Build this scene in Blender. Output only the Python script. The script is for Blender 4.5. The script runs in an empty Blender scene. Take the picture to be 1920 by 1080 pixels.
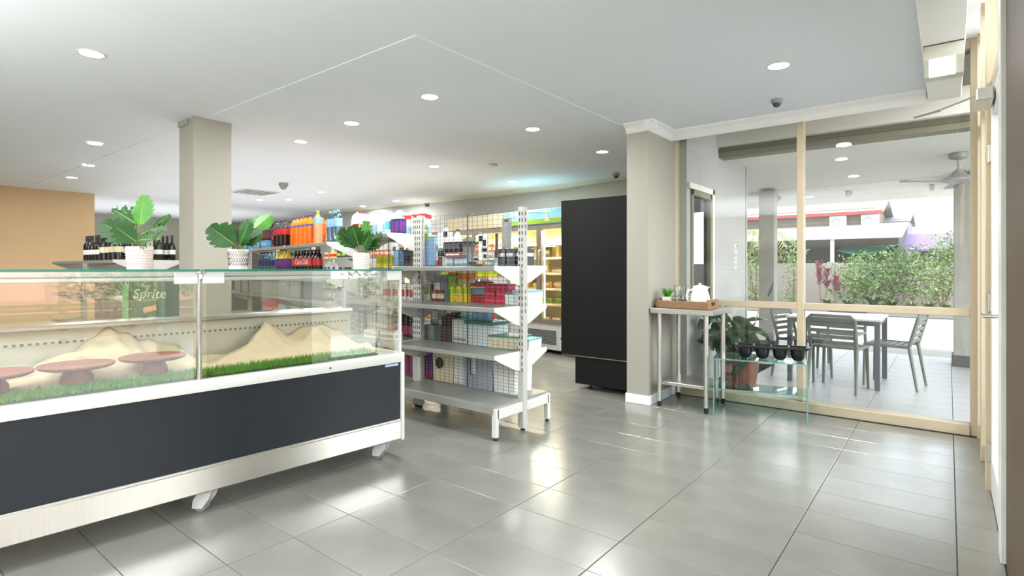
import bpy, bmesh, math, random
from mathutils import Vector, Matrix
random.seed(7)
S = bpy.context.scene
C = S.collection
PI = math.pi
R = math.radians

# ------------------------------------------------------------------ camera, world, sun, exposure
cam_d = bpy.data.cameras.new('camera')
cam = bpy.data.objects.new('camera', cam_d)
C.objects.link(cam)
cam.location = (0, 0, 1.24)
cam.rotation_euler = (R(90), 0, R(38.4))
cam_d.sensor_width = 36
cam_d.lens = 36 * 1032 / 1920
cam_d.shift_y = -36 / 1920
cam_d.clip_start = 0.02
cam_d.clip_end = 300
S.camera = cam

S.view_settings.view_transform = 'Standard'
S.view_settings.look = 'None'
S.view_settings.gamma = 1
S.view_settings.use_curve_mapping = False
S.view_settings.exposure = 1.0
cy = S.cycles
cy.max_bounces = 14
cy.diffuse_bounces = 6
cy.glossy_bounces = 6
cy.transmission_bounces = 8
cy.transparent_max_bounces = 40
cy.caustics_reflective = False
cy.caustics_refractive = False
cy.sample_clamp_indirect = 6
cy.use_denoising = True

LAMP_W = 11.5        # each recessed downlight
SKY = 3.6
SUN = 1.8
BOUNCE_W = 205.0     # added unseen fill behind the camera, turned up to brighten the ceiling

wd = bpy.data.worlds.new('sky')
S.world = wd
wd.use_nodes = True
nt = wd.node_tree
nt.nodes.clear()
wo = nt.nodes.new('ShaderNodeOutputWorld')
bg = nt.nodes.new('ShaderNodeBackground')
tc = nt.nodes.new('ShaderNodeTexCoord')
mp = nt.nodes.new('ShaderNodeMapping')
mp.inputs['Scale'].default_value = (3, 3, 6)
ns = nt.nodes.new('ShaderNodeTexNoise')
ns.inputs['Scale'].default_value = 1.3
ns.inputs['Detail'].default_value = 6
cr = nt.nodes.new('ShaderNodeValToRGB')
cr.color_ramp.elements[0].position = 0.40
cr.color_ramp.elements[0].color = (0.10, 0.16, 0.235, 1)
cr.color_ramp.elements[1].position = 0.58
cr.color_ramp.elements[1].color = (0.95, 0.97, 1.0, 1)
nt.links.new(tc.outputs['Generated'], mp.inputs['Vector'])
nt.links.new(mp.outputs['Vector'], ns.inputs['Vector'])
nt.links.new(ns.outputs['Fac'], cr.inputs['Fac'])
nt.links.new(cr.outputs['Color'], bg.inputs['Color'])
bg.inputs['Strength'].default_value = SKY
nt.links.new(bg.outputs['Background'], wo.inputs['Surface'])

def light(name, kind, loc, rot, power, **k):
    d = bpy.data.lights.new(name, kind)
    d.energy = power
    for a, b in k.items():
        setattr(d, a, b)
    o = bpy.data.objects.new(name, d)
    o.location = loc
    o.rotation_euler = rot
    C.objects.link(o)
    return o
light('sun', 'SUN', (0, 0, 20), (R(14), R(-30), 0), SUN, angle=R(4), color=(1, 0.97, 0.92))
light('added_bounce_fill', 'AREA', (-1.6, -2.1, 1.72), (PI, 0, 0), BOUNCE_W, shape='RECTANGLE', size=5.2, size_y=3.6, color=(1, 0.99, 0.97))
light('added_bounce_fill', 'AREA', (-8.4, 4.4, 1.75), (PI, 0, R(-10)), 24, shape='RECTANGLE', size=6.5, size_y=3.6, color=(1, 0.99, 0.97))  # added unseen fill in the deep shop, turned up to brighten its ceiling
light('added_bounce_fill', 'AREA', (-13.9, 4.6, 1.6), (PI, 0, 0), 26, shape='RECTANGLE', size=3, size_y=5, color=(1, 0.99, 0.97))  # another added fill, past the tan wall, also turned up

# ------------------------------------------------------------------ materials
# added area fill outside the right glazing, brightens the wall stub and floor
_d = Vector((-2.1, 4.7, 0.9)) - Vector((4.4, 4.7, 2.9))
light('added_side_fill', 'AREA', (4.4, 4.7, 2.9), _d.to_track_quat('-Z', 'Y').to_euler(), 350, shape='RECTANGLE', size=5, size_y=3, color=(0.97, 0.985, 1))

def lin(c):
    def f(u):
        u /= 255.0
        return u / 12.92 if u <= 0.04045 else ((u + 0.055) / 1.055) ** 2.4
    return (f(c[0]), f(c[1]), f(c[2]), 1)
MATS = {}
def mat(name, rgb, rough=0.5, metal=0.0, vary=0.06, scale=8.0, bump=0.0, bscale=60.0, stretch=None, spec=0.5, emit=None, emit_s=0.0, trans=0.0, coat=0.0, ior=1.5):
    if name in MATS:
        return MATS[name]
    m = bpy.data.materials.new(name)
    m.use_nodes = True
    n = m.node_tree
    b = n.nodes['Principled BSDF']
    b.inputs['Roughness'].default_value = rough
    b.inputs['Metallic'].default_value = metal
    b.inputs['Specular IOR Level'].default_value = spec
    b.inputs['Coat Weight'].default_value = coat
    b.inputs['IOR'].default_value = ior
    c = lin(rgb)
    t = n.nodes.new('ShaderNodeTexCoord')
    src = t.outputs['Object']
    if stretch:
        mpn = n.nodes.new('ShaderNodeMapping')
        mpn.inputs['Scale'].default_value = stretch
        n.links.new(src, mpn.inputs['Vector'])
        src = mpn.outputs['Vector']
    if vary > 0:
        no = n.nodes.new('ShaderNodeTexNoise')
        no.inputs['Scale'].default_value = scale
        no.inputs['Detail'].default_value = 4
        n.links.new(src, no.inputs['Vector'])
        r = n.nodes.new('ShaderNodeValToRGB')
        r.color_ramp.elements[0].position = 0.3
        r.color_ramp.elements[1].position = 0.7
        r.color_ramp.elements[0].color = (c[0]*(1-vary), c[1]*(1-vary), c[2]*(1-vary), 1)
        r.color_ramp.elements[1].color = (min(1, c[0]*(1+vary)), min(1, c[1]*(1+vary)), min(1, c[2]*(1+vary)), 1)
        n.links.new(no.outputs['Fac'], r.inputs['Fac'])
        n.links.new(r.outputs['Color'], b.inputs['Base Color'])
    else:
        b.inputs['Base Color'].default_value = c
    if bump > 0:
        no2 = n.nodes.new('ShaderNodeTexNoise')
        no2.inputs['Scale'].default_value = bscale
        no2.inputs['Detail'].default_value = 3
        n.links.new(src, no2.inputs['Vector'])
        bp = n.nodes.new('ShaderNodeBump')
        bp.inputs['Strength'].default_value = bump
        bp.inputs['Distance'].default_value = 0.01
        n.links.new(no2.outputs['Fac'], bp.inputs['Height'])
        n.links.new(bp.outputs['Normal'], b.inputs['Normal'])
    if emit:
        b.inputs['Emission Color'].default_value = lin(emit)
        b.inputs['Emission Strength'].default_value = emit_s
    if trans > 0:
        b.inputs['Transmission Weight'].default_value = trans
    MATS[name] = m
    return m

def glass(name, tint=(245, 250, 248), f0=0.04, amount=1.0, rough=0.0):
    """thin clear sheet: Schlick reflection over a lightly tinted see-through"""
    if name in MATS:
        return MATS[name]
    m = bpy.data.materials.new(name)
    m.use_nodes = True
    n = m.node_tree
    n.nodes.clear()
    out = n.nodes.new('ShaderNodeOutputMaterial')
    tr = n.nodes.new('ShaderNodeBsdfTransparent')
    tr.inputs['Color'].default_value = lin(tint)
    gl = n.nodes.new('ShaderNodeBsdfGlossy')
    gl.inputs['Roughness'].default_value = rough
    gl.inputs['Color'].default_value = (1, 1, 1, 1)
    lw = n.nodes.new('ShaderNodeLayerWeight')
    lw.inputs['Blend'].default_value = 0.5
    pw = n.nodes.new('ShaderNodeMath')
    pw.operation = 'POWER'
    pw.inputs[1].default_value = 5
    ml = n.nodes.new('ShaderNodeMath')
    ml.operation = 'MULTIPLY_ADD'
    ml.inputs[1].default_value = amount * (1 - f0)
    ml.inputs[2].default_value = f0 * amount
    mx = n.nodes.new('ShaderNodeMixShader')
    n.links.new(lw.outputs['Facing'], pw.inputs[0])
    n.links.new(pw.outputs[0], ml.inputs[0])
    n.links.new(ml.outputs[0], mx.inputs['Fac'])
    n.links.new(tr.outputs[0], mx.inputs[1])
    n.links.new(gl.outputs[0], mx.inputs[2])
    n.links.new(mx.outputs[0], out.inputs['Surface'])
    MATS[name] = m
    return m

def lamp_mat(name, rgb, s):
    if name in MATS:
        return MATS[name]
    m = bpy.data.materials.new(name)
    m.use_nodes = True
    n = m.node_tree
    n.nodes.clear()
    out = n.nodes.new('ShaderNodeOutputMaterial')
    e = n.nodes.new('ShaderNodeEmission')
    e.inputs['Color'].default_value = lin(rgb)
    e.inputs['Strength'].default_value = s
    n.links.new(e.outputs[0], out.inputs['Surface'])
    MATS[name] = m
    return m

M_ceil = mat('ceiling_paint', (234, 239, 246), 0.85, vary=0.01, scale=2)
M_cornice = mat('cornice_paint', (243, 243, 242), 0.7, vary=0.01)
M_wall = mat('wall_paint', (166, 163, 151), 0.7, vary=0.015, scale=3, bump=0.03, bscale=200)
M_tan = mat('tan_paint', (206, 176, 136), 0.7, vary=0.02, scale=2)
M_brown = mat('brown_panel', (88, 70, 48), 0.55, vary=0.08, scale=3)
M_tile = mat('floor_tile_stone', (132, 132, 124), 0.24, vary=0.09, scale=3.5, bump=0.02, bscale=90, ior=2.0)
M_grout = mat('tile_grout', (66, 66, 63), 0.8, vary=0.1)
M_ptile = mat('patio_tile_stone', (154, 155, 155), 0.42, vary=0.07, scale=3, bump=0.03)
M_pgrout = mat('patio_grout', (120, 120, 118), 0.85)
M_conc = mat('driveway_concrete', (134, 132, 128), 0.85, vary=0.06, scale=0.8, bump=0.05)
M_beige = mat('beige_aluminium', (196, 181, 154), 0.4, vary=0.03)
M_white = mat('white_metal', (216, 216, 212), 0.35, vary=0.02)
M_shelf = mat('shelf_grey_metal', (146, 148, 141), 0.3, vary=0.03)
M_post = mat('post_grey_metal', (190, 191, 185), 0.38, vary=0.03)
M_slot = mat('slot_black', (28, 28, 28), 0.7, vary=0)
M_wire = mat('grid_wire', (128, 128, 122), 0.4, metal=0.3, vary=0)
M_steel = mat('brushed_steel', (205, 202, 195), 0.3, metal=0.95, vary=0.06, scale=5, stretch=(1, 1, 60))
M_steel_h = mat('brushed_steel_skirt', (214, 211, 204), 0.24, metal=0.95, vary=0.06, scale=4, stretch=(60, 60, 1))
M_chrome = mat('chrome', (215, 215, 215), 0.12, metal=1, vary=0)
M_dark = mat('charcoal_laminate', (26, 32, 38), 0.36, spec=.4, vary=0.06, scale=4)
M_black = mat('black_cabinet', (22, 24, 22), 0.8, spec=.25, vary=0.06, scale=3)
M_blackp = mat('black_plastic', (16, 16, 18), 0.35, vary=0)
M_rubber = mat('dark_rubber', (36, 34, 33), 0.7, vary=0)
M_castor = mat('castor_white', (226, 226, 222), 0.4, vary=0.05)
M_red_pl = mat('castor_red', (180, 60, 40), 0.5, vary=0)
G_case = glass('case_glass', (252, 253, 251), 0.095, 1.1)
G_win = glass('window_glass', (249, 250, 249), 0.04, 1.0)
G_green = glass('green_edge_glass', (243, 249, 247), 0.05, 1.0)
G_edge = mat('glass_edge_green', (70, 150, 128), 0.1, vary=0, trans=0.4)
G_disp = glass('display_glass', (208, 234, 232), 0.05, 1.0)
M_dispedge = mat('display_glass_edge', (128, 186, 182), 0.1, vary=0, trans=0.4)
M_terra = mat('terracotta_wood', (140, 76, 52), 0.5, vary=0.14, scale=14, stretch=(1, 8, 1), bump=0.05)
M_turf = mat('turf_base', (40, 70, 24), 0.9)
M_turfb = mat('turf_blade', (92, 152, 44), 0.7, vary=0.3, scale=40)
M_cloth = mat('cream_cloth', (206, 184, 154), 0.9, vary=0.03, scale=20, bump=0.15, bscale=260)
M_inner = mat('case_lining', (196, 192, 176), 0.4, metal=0.1, vary=0.03)
M_leaf_b = mat('bright_leaf', (66, 142, 26), 0.45, vary=0.22, scale=14)
M_leaf_d = mat('deep_leaf', (38, 88, 30), 0.48, vary=0.25, scale=14)
M_leaf_o = mat('patio_leaf', (40, 70, 36), 0.25, vary=0.3, scale=6)
M_stem = mat('plant_stem', (128, 140, 78), 0.6)
M_soil = mat('potting_soil', (58, 46, 36), 0.95, bump=0.3)
M_resin = mat('grey_green_resin', (98, 104, 96), 0.5, vary=0.03)
M_tabletop = mat('table_top_laminate', (190, 192, 192), 0.22, vary=0.02)
M_tableleg = mat('table_dark_metal', (72, 78, 82), 0.4, vary=0.02)
M_wicker = mat('woven_tray', (146, 114, 80), 0.75, vary=0.35, scale=60, bump=0.6, bscale=120)
M_ceram = mat('white_ceramic', (238, 234, 222), 0.22, vary=0.01)
G_jar = glass('jar_glass', (240, 244, 243), 0.06, 1.3)
L_down = lamp_mat('downlight_glow', (255, 252, 244), 14)
L_fridge = lamp_mat('fridge_lamp', (255, 236, 176), 5.0)
L_exit = lamp_mat('lens_glow', (250, 251, 252), 1.15)

# ------------------------------------------------------------------ mesh helpers
class MB:
    def __init__(s):
        s.v = []; s.f = []; s.mi = []; s.cur = 0
    def add(s, vs, fs):
        o = len(s.v)
        s.v += [tuple(v) for v in vs]
        for f in fs:
            s.f.append(tuple(i + o for i in f)); s.mi.append(s.cur)
        return s
    def box(s, x0, y0, z0, x1, y1, z1, c=0.0):
        if x0 > x1: x0, x1 = x1, x0
        if y0 > y1: y0, y1 = y1, y0
        if z0 > z1: z0, z1 = z1, z0
        if c <= 0:
            return s.add([(x0,y0,z0),(x1,y0,z0),(x1,y1,z0),(x0,y1,z0),(x0,y0,z1),(x1,y0,z1),(x1,y1,z1),(x0,y1,z1)],
                         [(0,3,2,1),(4,5,6,7),(0,1,5,4),(1,2,6,5),(2,3,7,6),(3,0,4,7)])
        c = min(c, (x1-x0)*.49, (y1-y0)*.49, (z1-z0)*.49)
        vs = []; idx = {}
        for sx in (0, 1):
            for sy in (0, 1):
                for sz in (0, 1):
                    p = ((x0, x1)[sx], (y0, y1)[sy], (z0, z1)[sz])
                    d = ((c, -c)[sx], (c, -c)[sy], (c, -c)[sz])
                    idx[sx, sy, sz, 0] = len(vs); vs.append((p[0], p[1]+d[1], p[2]+d[2]))
                    idx[sx, sy, sz, 1] = len(vs); vs.append((p[0]+d[0], p[1], p[2]+d[2]))
                    idx[sx, sy, sz, 2] = len(vs); vs.append((p[0]+d[0], p[1]+d[1], p[2]))
        fs = []
        for a in (0, 1):
            q = [idx[a,0,0,0], idx[a,1,0,0], idx[a,1,1,0], idx[a,0,1,0]]; fs.append(q if a else q[::-1])
            q = [idx[0,a,0,1], idx[0,a,1,1], idx[1,a,1,1], idx[1,a,0,1]]; fs.append(q if a else q[::-1])
            q = [idx[0,0,a,2], idx[1,0,a,2], idx[1,1,a,2], idx[0,1,a,2]]; fs.append(q if a else q[::-1])
        for a in (0, 1):
            for b in (0, 1):
                fs.append([idx[0,a,b,1], idx[1,a,b,1], idx[1,a,b,2], idx[0,a,b,2]])
                fs.append([idx[a,0,b,0], idx[a,1,b,0], idx[a,1,b,2], idx[a,0,b,2]])
                fs.append([idx[a,b,0,0], idx[a,b,1,0], idx[a,b,1,1], idx[a,b,0,1]])
        for a in (0, 1):
            for b in (0, 1):
                for d in (0, 1):
                    fs.append([idx[a,b,d,0], idx[a,b,d,1], idx[a,b,d,2]])
        return s.add(vs, fs)
    def tube(s, pts, r, n=8, caps=True):
        pts = [Vector(p) for p in pts]
        rs = r if isinstance(r, (list, tuple)) else [r] * len(pts)
        vs = []
        prev = None
        for i, p in enumerate(pts):
            if i == 0: t = pts[1] - p
            elif i == len(pts) - 1: t = p - pts[i-1]
            else: t = (pts[i+1] - p).normalized() + (p - pts[i-1]).normalized()
            t.normalize()
            if prev is None:
                a = Vector((0, 0, 1)) if abs(t.z) < 0.9 else Vector((1, 0, 0))
                u = t.cross(a).normalized()
            else:
                u = (prev - t * prev.dot(t)).normalized()
            prev = u
            w = t.cross(u)
            for k in range(n):
                an = 2 * PI * k / n
                vs.append(p + (u * math.cos(an) + w * math.sin(an)) * rs[i])
        fs = []
        for i in range(len(pts) - 1):
            for k in range(n):
                fs.append((i*n+k, i*n+(k+1) % n, (i+1)*n+(k+1) % n, (i+1)*n+k))
        if caps:
            fs.append(tuple(range(n))[::-1]); fs.append(tuple((len(pts)-1)*n+k for k in range(n)))
        return s.add(vs, fs)
    def lathe(s, prof, cx=0, cy=0, n=20, cap=True):
        vs = []; fs = []
        for r, z in prof:
            for k in range(n):
                a = 2 * PI * k / n
                vs.append((cx + r * math.cos(a), cy + r * math.sin(a), z))
        for i in range(len(prof) - 1):
            for k in range(n):
                fs.append((i*n+k, i*n+(k+1) % n, (i+1)*n+(k+1) % n, (i+1)*n+k))
        if cap:
            if prof[0][0] > 1e-5: fs.append(tuple(range(n))[::-1])
            if prof[-1][0] > 1e-5: fs.append(tuple((len(prof)-1)*n+k for k in range(n)))
        return s.add(vs, fs)
    def prism(s, pts, axis, a, b):
        """pts 2-D outline; axis 'x','y','z' the extrusion axis"""
        def P(p, t):
            if axis == 'x': return (t, p[0], p[1])
            if axis == 'y': return (p[0], t, p[1])
            return (p[0], p[1], t)
        n = len(pts)
        vs = [P(p, a) for p in pts] + [P(p, b) for p in pts]
        fs = [tuple(range(n))[::-1], tuple(range(n, 2*n))]
        for i in range(n):
            j = (i + 1) % n
            fs.append((i, j, n + j, n + i))
        return s.add(vs, fs)
    def mesh(s, name, mats, smooth=True, ang=35):
        me = bpy.data.meshes.new(name)
        me.from_pydata(s.v, [], s.f)
        if not isinstance(mats, (list, tuple)): mats = [mats]
        for m in mats: me.materials.append(m)
        if len(mats) > 1: me.polygons.foreach_set('material_index', s.mi)
        bm = bmesh.new(); bm.from_mesh(me)
        bmesh.ops.recalc_face_normals(bm, faces=bm.faces)
        bm.to_mesh(me); bm.free()
        if smooth:
            me.polygons.foreach_set('use_smooth', [True] * len(me.polygons))
            me.set_sharp_from_angle(angle=R(ang))
        me.update()
        return me
    def build(s, name, mats, parent=None, loc=None, rz=None, **k):
        return link(name, s.mesh(name, mats, **k), parent, loc, rz)

def link(name, data, parent=None, loc=None, rz=None):
    o = bpy.data.objects.new(name, data)
    C.objects.link(o)
    if parent: o.parent = parent
    if loc: o.location = loc
    if rz: o.rotation_euler = (0, 0, rz)
    return o
def tag(o, label=None, cat=None, group=None, kind=None):
    if label: o['label'] = label
    if cat: o['category'] = cat
    if group: o['group'] = group
    if kind: o['kind'] = kind
    return o
def thing(name, label, cat, loc=(0, 0, 0), rz=0, group=None):
    o = bpy.data.objects.new(name, None)
    C.objects.link(o)
    o.empty_display_size = 0.1
    o.location = loc; o.rotation_euler = (0, 0, rz)
    return tag(o, label, cat, group)
def struct(name, mb, m, parent=None, **k):
    o = mb.build(name, m, parent, **k)
    if parent is None: o['kind'] = 'structure'
    return o
def dup(root, loc, rz=0, label=None, group=None):
    r = root.copy(); C.objects.link(r)
    r.location = loc; r.rotation_euler = (0, 0, rz)
    if label: r['label'] = label
    if group: r['group'] = group
    for ch in list(root.children):
        c = ch.copy(); C.objects.link(c); c.parent = r
        for g in ch.children:
            d = g.copy(); C.objects.link(d); d.parent = c
    return r
def text(name, string, size, m, parent, loc, rot, extrude=0.0008, shear=0.0, align='CENTER'):
    cu = bpy.data.curves.new(name, 'FONT')
    cu.body = string; cu.size = size; cu.extrude = extrude; cu.shear = shear
    cu.align_x = align; cu.align_y = 'CENTER'
    cu.materials.append(m)
    tmp = bpy.data.objects.new(name, cu)
    C.objects.link(tmp)
    bpy.context.view_layer.update()
    me = bpy.data.meshes.new_from_object(tmp.evaluated_get(bpy.context.evaluated_depsgraph_get()))
    bpy.data.objects.remove(tmp)
    o = link(name, me, parent, loc)
    o.rotation_euler = rot
    return o
ORD = ['first', 'second', 'third', 'fourth', 'fifth', 'sixth', 'seventh', 'eighth', 'ninth', 'tenth', 'eleventh', 'twelfth', 'thirteenth', 'fourteenth', 'fifteenth', 'sixteenth']

# ------------------------------------------------------------------ floor and its tiles
ZN, ZF = 2.575, 2.571        # near ceiling, slightly dropped far ceiling
WY = 5.34                    # window wall
fl = struct('floor', MB().box(-16, -4, -0.12, 0.24, 9.4, -0.003), M_grout, smooth=False)
tile_me = MB().box(-0.298, -0.1485, -0.012, 0.298, 0.1485, 0, 0.0016).mesh('tile', M_tile, smooth=False)
cand = []
for i in range(-25, 5):
    for j in range(-21, 27):
        x = -1.77 + 0.6 * i + 0.3; y = 1.967 + 0.3 * j + 0.15
        if x < -15.7 or x > 0.5 or y < -3.9 or y > 9.2: continue
        if y > 5.2 and x > -2.3: continue
        d = -0.6211 * x + 0.7837 * y; l = 0.7837 * x + 0.6211 * y
        inview = d > 0.8 and abs(l / d) < 1.05 and 504 + 1032 * 1.24 / d < 1200
        hid = x < -2.95 and y < 2.3
        cand.append((0 if inview and not hid else 1, math.hypot(x, y), x, y))
cand.sort()
rest = MB()
for k, (q, d, x, y) in enumerate(cand):
    # clip the last column at the right wall
    x1 = min(x + 0.298, 0.185)
    if k < 296 and x1 == x + 0.298:
        o = link('tile', tile_me, fl, (x, y, random.uniform(-0.0006, 0.0)))
    elif k < 300:
        MB().box(x - 0.298, y - 0.1485, -0.012, x1, y + 0.1485, 0, 0.0016).build('tile', M_tile, fl, smooth=False)
    else:
        rest.box(x - 0.298, y - 0.1485, -0.012, x1, y + 0.1485, 0)
o = rest.build('tile_rows', M_tile, fl, smooth=False); o['kind'] = 'stuff'

# ------------------------------------------------------------------ ceiling, walls
CB = MB().box(-16, -4, ZN, 0.06, 5.20, ZN + 0.5)
ce = struct('ceiling', CB, M_ceil, smooth=False)
MB().box(-16, 2.12, ZF, -2.38, 9.4, ZF + 0.4).build('ceiling_dropped_panel', M_ceil, ce, smooth=False)
MB().box(-2.38, 5.2, ZN, -2.13, 9.4, ZN + 0.4).build('ceiling_panel', M_ceil, ce, smooth=False)
# recess above glazing line on the right and in front of the window
MB().box(0.06, -4, 2.95, 0.40, 5.50, 3.1).box(-2.3, 5.2, 2.95, 0.06, 5.5, 3.1).build('ceiling_recess', M_cornice, ce, smooth=False)
# pelmet / cornice in front of window
struct('trim_1', MB().box(-2.13, 5.20, 2.53, 0.075, 5.24, ZN + 0.3), M_cornice, smooth=False)
prof = [(5.20, ZN), (5.10, ZN), (5.105, ZN - 0.012), (5.135, ZN - 0.022), (5.165, ZN - 0.05), (5.185, ZN - 0.078), (5.20, ZN - 0.085)]
struct('trim_2', MB().prism(prof, 'x', -2.13, -0.13), M_cornice, ang=50)
# edge beam of the ceiling along the right
struct('beam', MB().box(-0.12, -4, 2.50, 0.075, 5.20, ZN + 0.1, 0.004), M_cornice, smooth=False)
# wall stub beside window
st = struct('wall_stub', MB().box(-2.345, 4.68, 0, -2.13, 7.44, 2.8), M_wall, smooth=False)
struct('baseboard_stub', MB().box(-2.357, 4.668, 0, -2.118, 5.28, 0.085, 0.004), M_cornice, smooth=False)
pr = [(4.68, ZN), (4.60, ZN), (4.604, ZN - 0.012), (4.63, ZN - 0.022), (4.655, ZN - 0.05), (4.668, ZN - 0.075), (4.68, ZN - 0.082)]
struct('trim_3', MB().prism(pr, 'x', -2.345, -2.05), M_cornice, ang=50)
pr = [(-2.13, ZN), (-2.05, ZN), (-2.054, ZN - 0.012), (-2.08, ZN - 0.022), (-2.105, ZN - 0.05), (-2.118, ZN - 0.075), (-2.13, ZN - 0.082)]
struct('trim_4', MB().prism(pr, 'y', 4.60, 5.20), M_cornice, ang=50)
# back wall (turned 8 degrees), left tan wall, far wall, wall behind camera
A8 = R(-8)
bw = struct('wall_back', MB().box(-14.5, 0, 0, 1.62, 0.12, ZF + 0.02), M_wall, smooth=False)
bw.location = (-3.74, 7.43, 0); bw.rotation_euler = (0, 0, A8)
struct('wall_tan', MB().box(-12.05, -4, 0, -11.9, 3.06, ZF + 0.02), M_tan, smooth=False)
struct('wall_far', MB().box(-16.1, -4, 0, -16, 9.6, 3), M_wall, smooth=False)
struct('wall_rear', MB().box(-16, -4.1, 0, 0.3, -4, 3), M_wall, smooth=False)
# column in the shop
col = struct('column', MB().box(-5.50, 2.05, 0, -5.20, 2.35, ZN + .01), M_wall, smooth=False)
MB().box(-5.185, 2.035, 0, -5.15, 2.36, ZN + .01, 0.004).build('column_facing', M_wall, col, smooth=False)
MB().box(-5.205, 2.06, 0, -5.18, 2.34, ZN, 0).build('column_joint', mat('shadow_gap', (120, 114, 98), 0.8), col, smooth=False)
MB().box(-5.50, 2.035, ZN - 0.05, -5.30, 2.05, ZN + .01, 0.004).build('column_cap', M_wall, col, smooth=False)

# right wall: brown nib, glazed door with closer, sidelights, glazing behind the camera
struct('wall_right', MB().box(0.19, 2.0, 0, 0.30, 3.10, 2.95), M_brown, smooth=False)
struct('trim_5', MB().box(0.172, 3.09, 0, 0.30, 3.22, 2.95, 0.003), mat('jamb_white', (226, 228, 222), 0.35), smooth=False)
gz = struct('window_2', MB().box(0.19, -4, 0, 0.25, 2.0, 0.10).box(0.19, -4, 2.55, 0.25, 2.0, 2.95).box(0.19, -4, .1, .25, -3.9, 2.6).box(0.19, -2.05, .1, .25, -1.95, 2.6).box(0.19, -0.05, .1, .25, 0.05, 2.6).box(0.19, 1.9, .1, .25, 2, 2.6), M_beige, smooth=False)
for y0 in (-3.9, -1.95, 0.05):
    MB().box(0.215, y0, 0.1, 0.221, y0 + (1.85 if y0 > -3 else 1.85), 2.55).build('pane', G_win, gz, smooth=False)
sl = struct('window_3', MB().box(0.165, 4.06, 0, 0.24, 4.16, 2.95, .003).box(0.165, 4.66, 0, 0.24, 4.74, 2.95, .003).box(0.165, 5.24, 0, 0.24, 5.40, 2.95, .003)
            .box(0.185, 4.16, 0, 0.24, 5.24, 0.11).box(0.185, 4.16, 2.20, 0.24, 5.24, 2.28).box(0.185, 3.1, 2.2, 0.24, 4.06, 2.28).box(0.185, 3.1, 2.87, 0.24, 5.24, 2.95), M_beige, smooth=False)
for a, b in ((4.16, 4.66), (4.74, 5.24)):
    MB().box(0.21, a, 0.11, 0.216, b, 2.2).build('pane', G_win, sl, smooth=False)
MB().box(0.21, 4.16, 2.28, 0.216, 5.24, 2.87).build('pane', G_win, sl, smooth=False)
MB().box(0.21, 3.22, 2.28, 0.216, 4.06, 2.87).build('pane', G_win, sl, smooth=False)
dr = struct('door_1', MB().box(0.185, 3.23, 0.01, 0.235, 3.32, 2.19, .003).box(0.185, 3.96, 0.01, 0.235, 4.05, 2.19, .003)
            .box(0.185, 3.32, 0.01, 0.235, 3.96, 0.2, .003).box(0.185, 3.32, 2.08, 0.235, 3.96, 2.19, .003), mat('door_white', (228, 228, 222), 0.35), smooth=False)
MB().box(0.20, 3.32, 0.2, 0.208, 3.96, 2.08).build('pane', G_win, dr, smooth=False)
for z in (0.22, 1.05, 1.88):
    MB().tube([(0.178, 4.055, z - 0.05), (0.178, 4.055, z + 0.05)], 0.009, 10).box(0.18, 4.03, z - .045, 0.186, 4.08, z + .045).build('hinge', M_steel, dr)
MB().tube([(0.185, 3.37, 1.02), (0.13, 3.37, 1.02), (0.13, 3.50, 1.02)], 0.009, 10).build('handle', M_chrome, dr)
clo = thing('door_closer', 'silver overhead door closer with thin arm at top of white door', 'door closer', (0.14, 3.75, 2.12))
MB().box(-0.03, -0.13, -0.035, 0.04, 0.13, 0.03, 0.006).build('body', M_steel, clo)
MB().tube([(0, 0.02, 0.035), (-0.17, 0.30, 0.045)], 0.006, 8).tube([(-0.17, 0.30, 0.045), (-0.30, 0.42, 0.05)], [0.012, 0.012], 8).build('arm', M_steel, clo)

# ------------------------------------------------------------------ window_1 facing the patio
w1 = struct('window_1', MB().box(-2.19, WY - .03, 0, -2.123, WY + .06, 2.95, .004), M_beige, smooth=False)
MB().box(0.128, WY - .03, 0, 0.19, WY + .06, 2.95, .004).build('frame_post', M_beige, w1, smooth=False)
MB().box(-1.038, WY - .03, 0.09, -0.983, WY + .06, 2.9, .004).build('mullion', M_beige, w1, smooth=False)
MB().box(-2.123, WY - .028, 0.885, 0.128, WY + .05, 0.943, .004).build('mid_rail', M_beige, w1, smooth=False)
MB().box(-2.123, WY - .045, 0.0, 0.128, WY + .07, 0.085, .006).build('sill', M_beige, w1, smooth=False)
MB().box(-2.123, WY - .03, 2.88, 0.128, WY + .06, 2.95, .004).build('head', M_beige, w1, smooth=False)
for a, b in ((-2.123, -1.038), (-0.983, 0.128)):
    for z0, z1 in ((0.085, 0.885), (0.943, 2.88)):
        MB().box(a, WY + .008, z0, b, WY + .014, z1).build('pane', G_win, w1, smooth=False)

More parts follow.
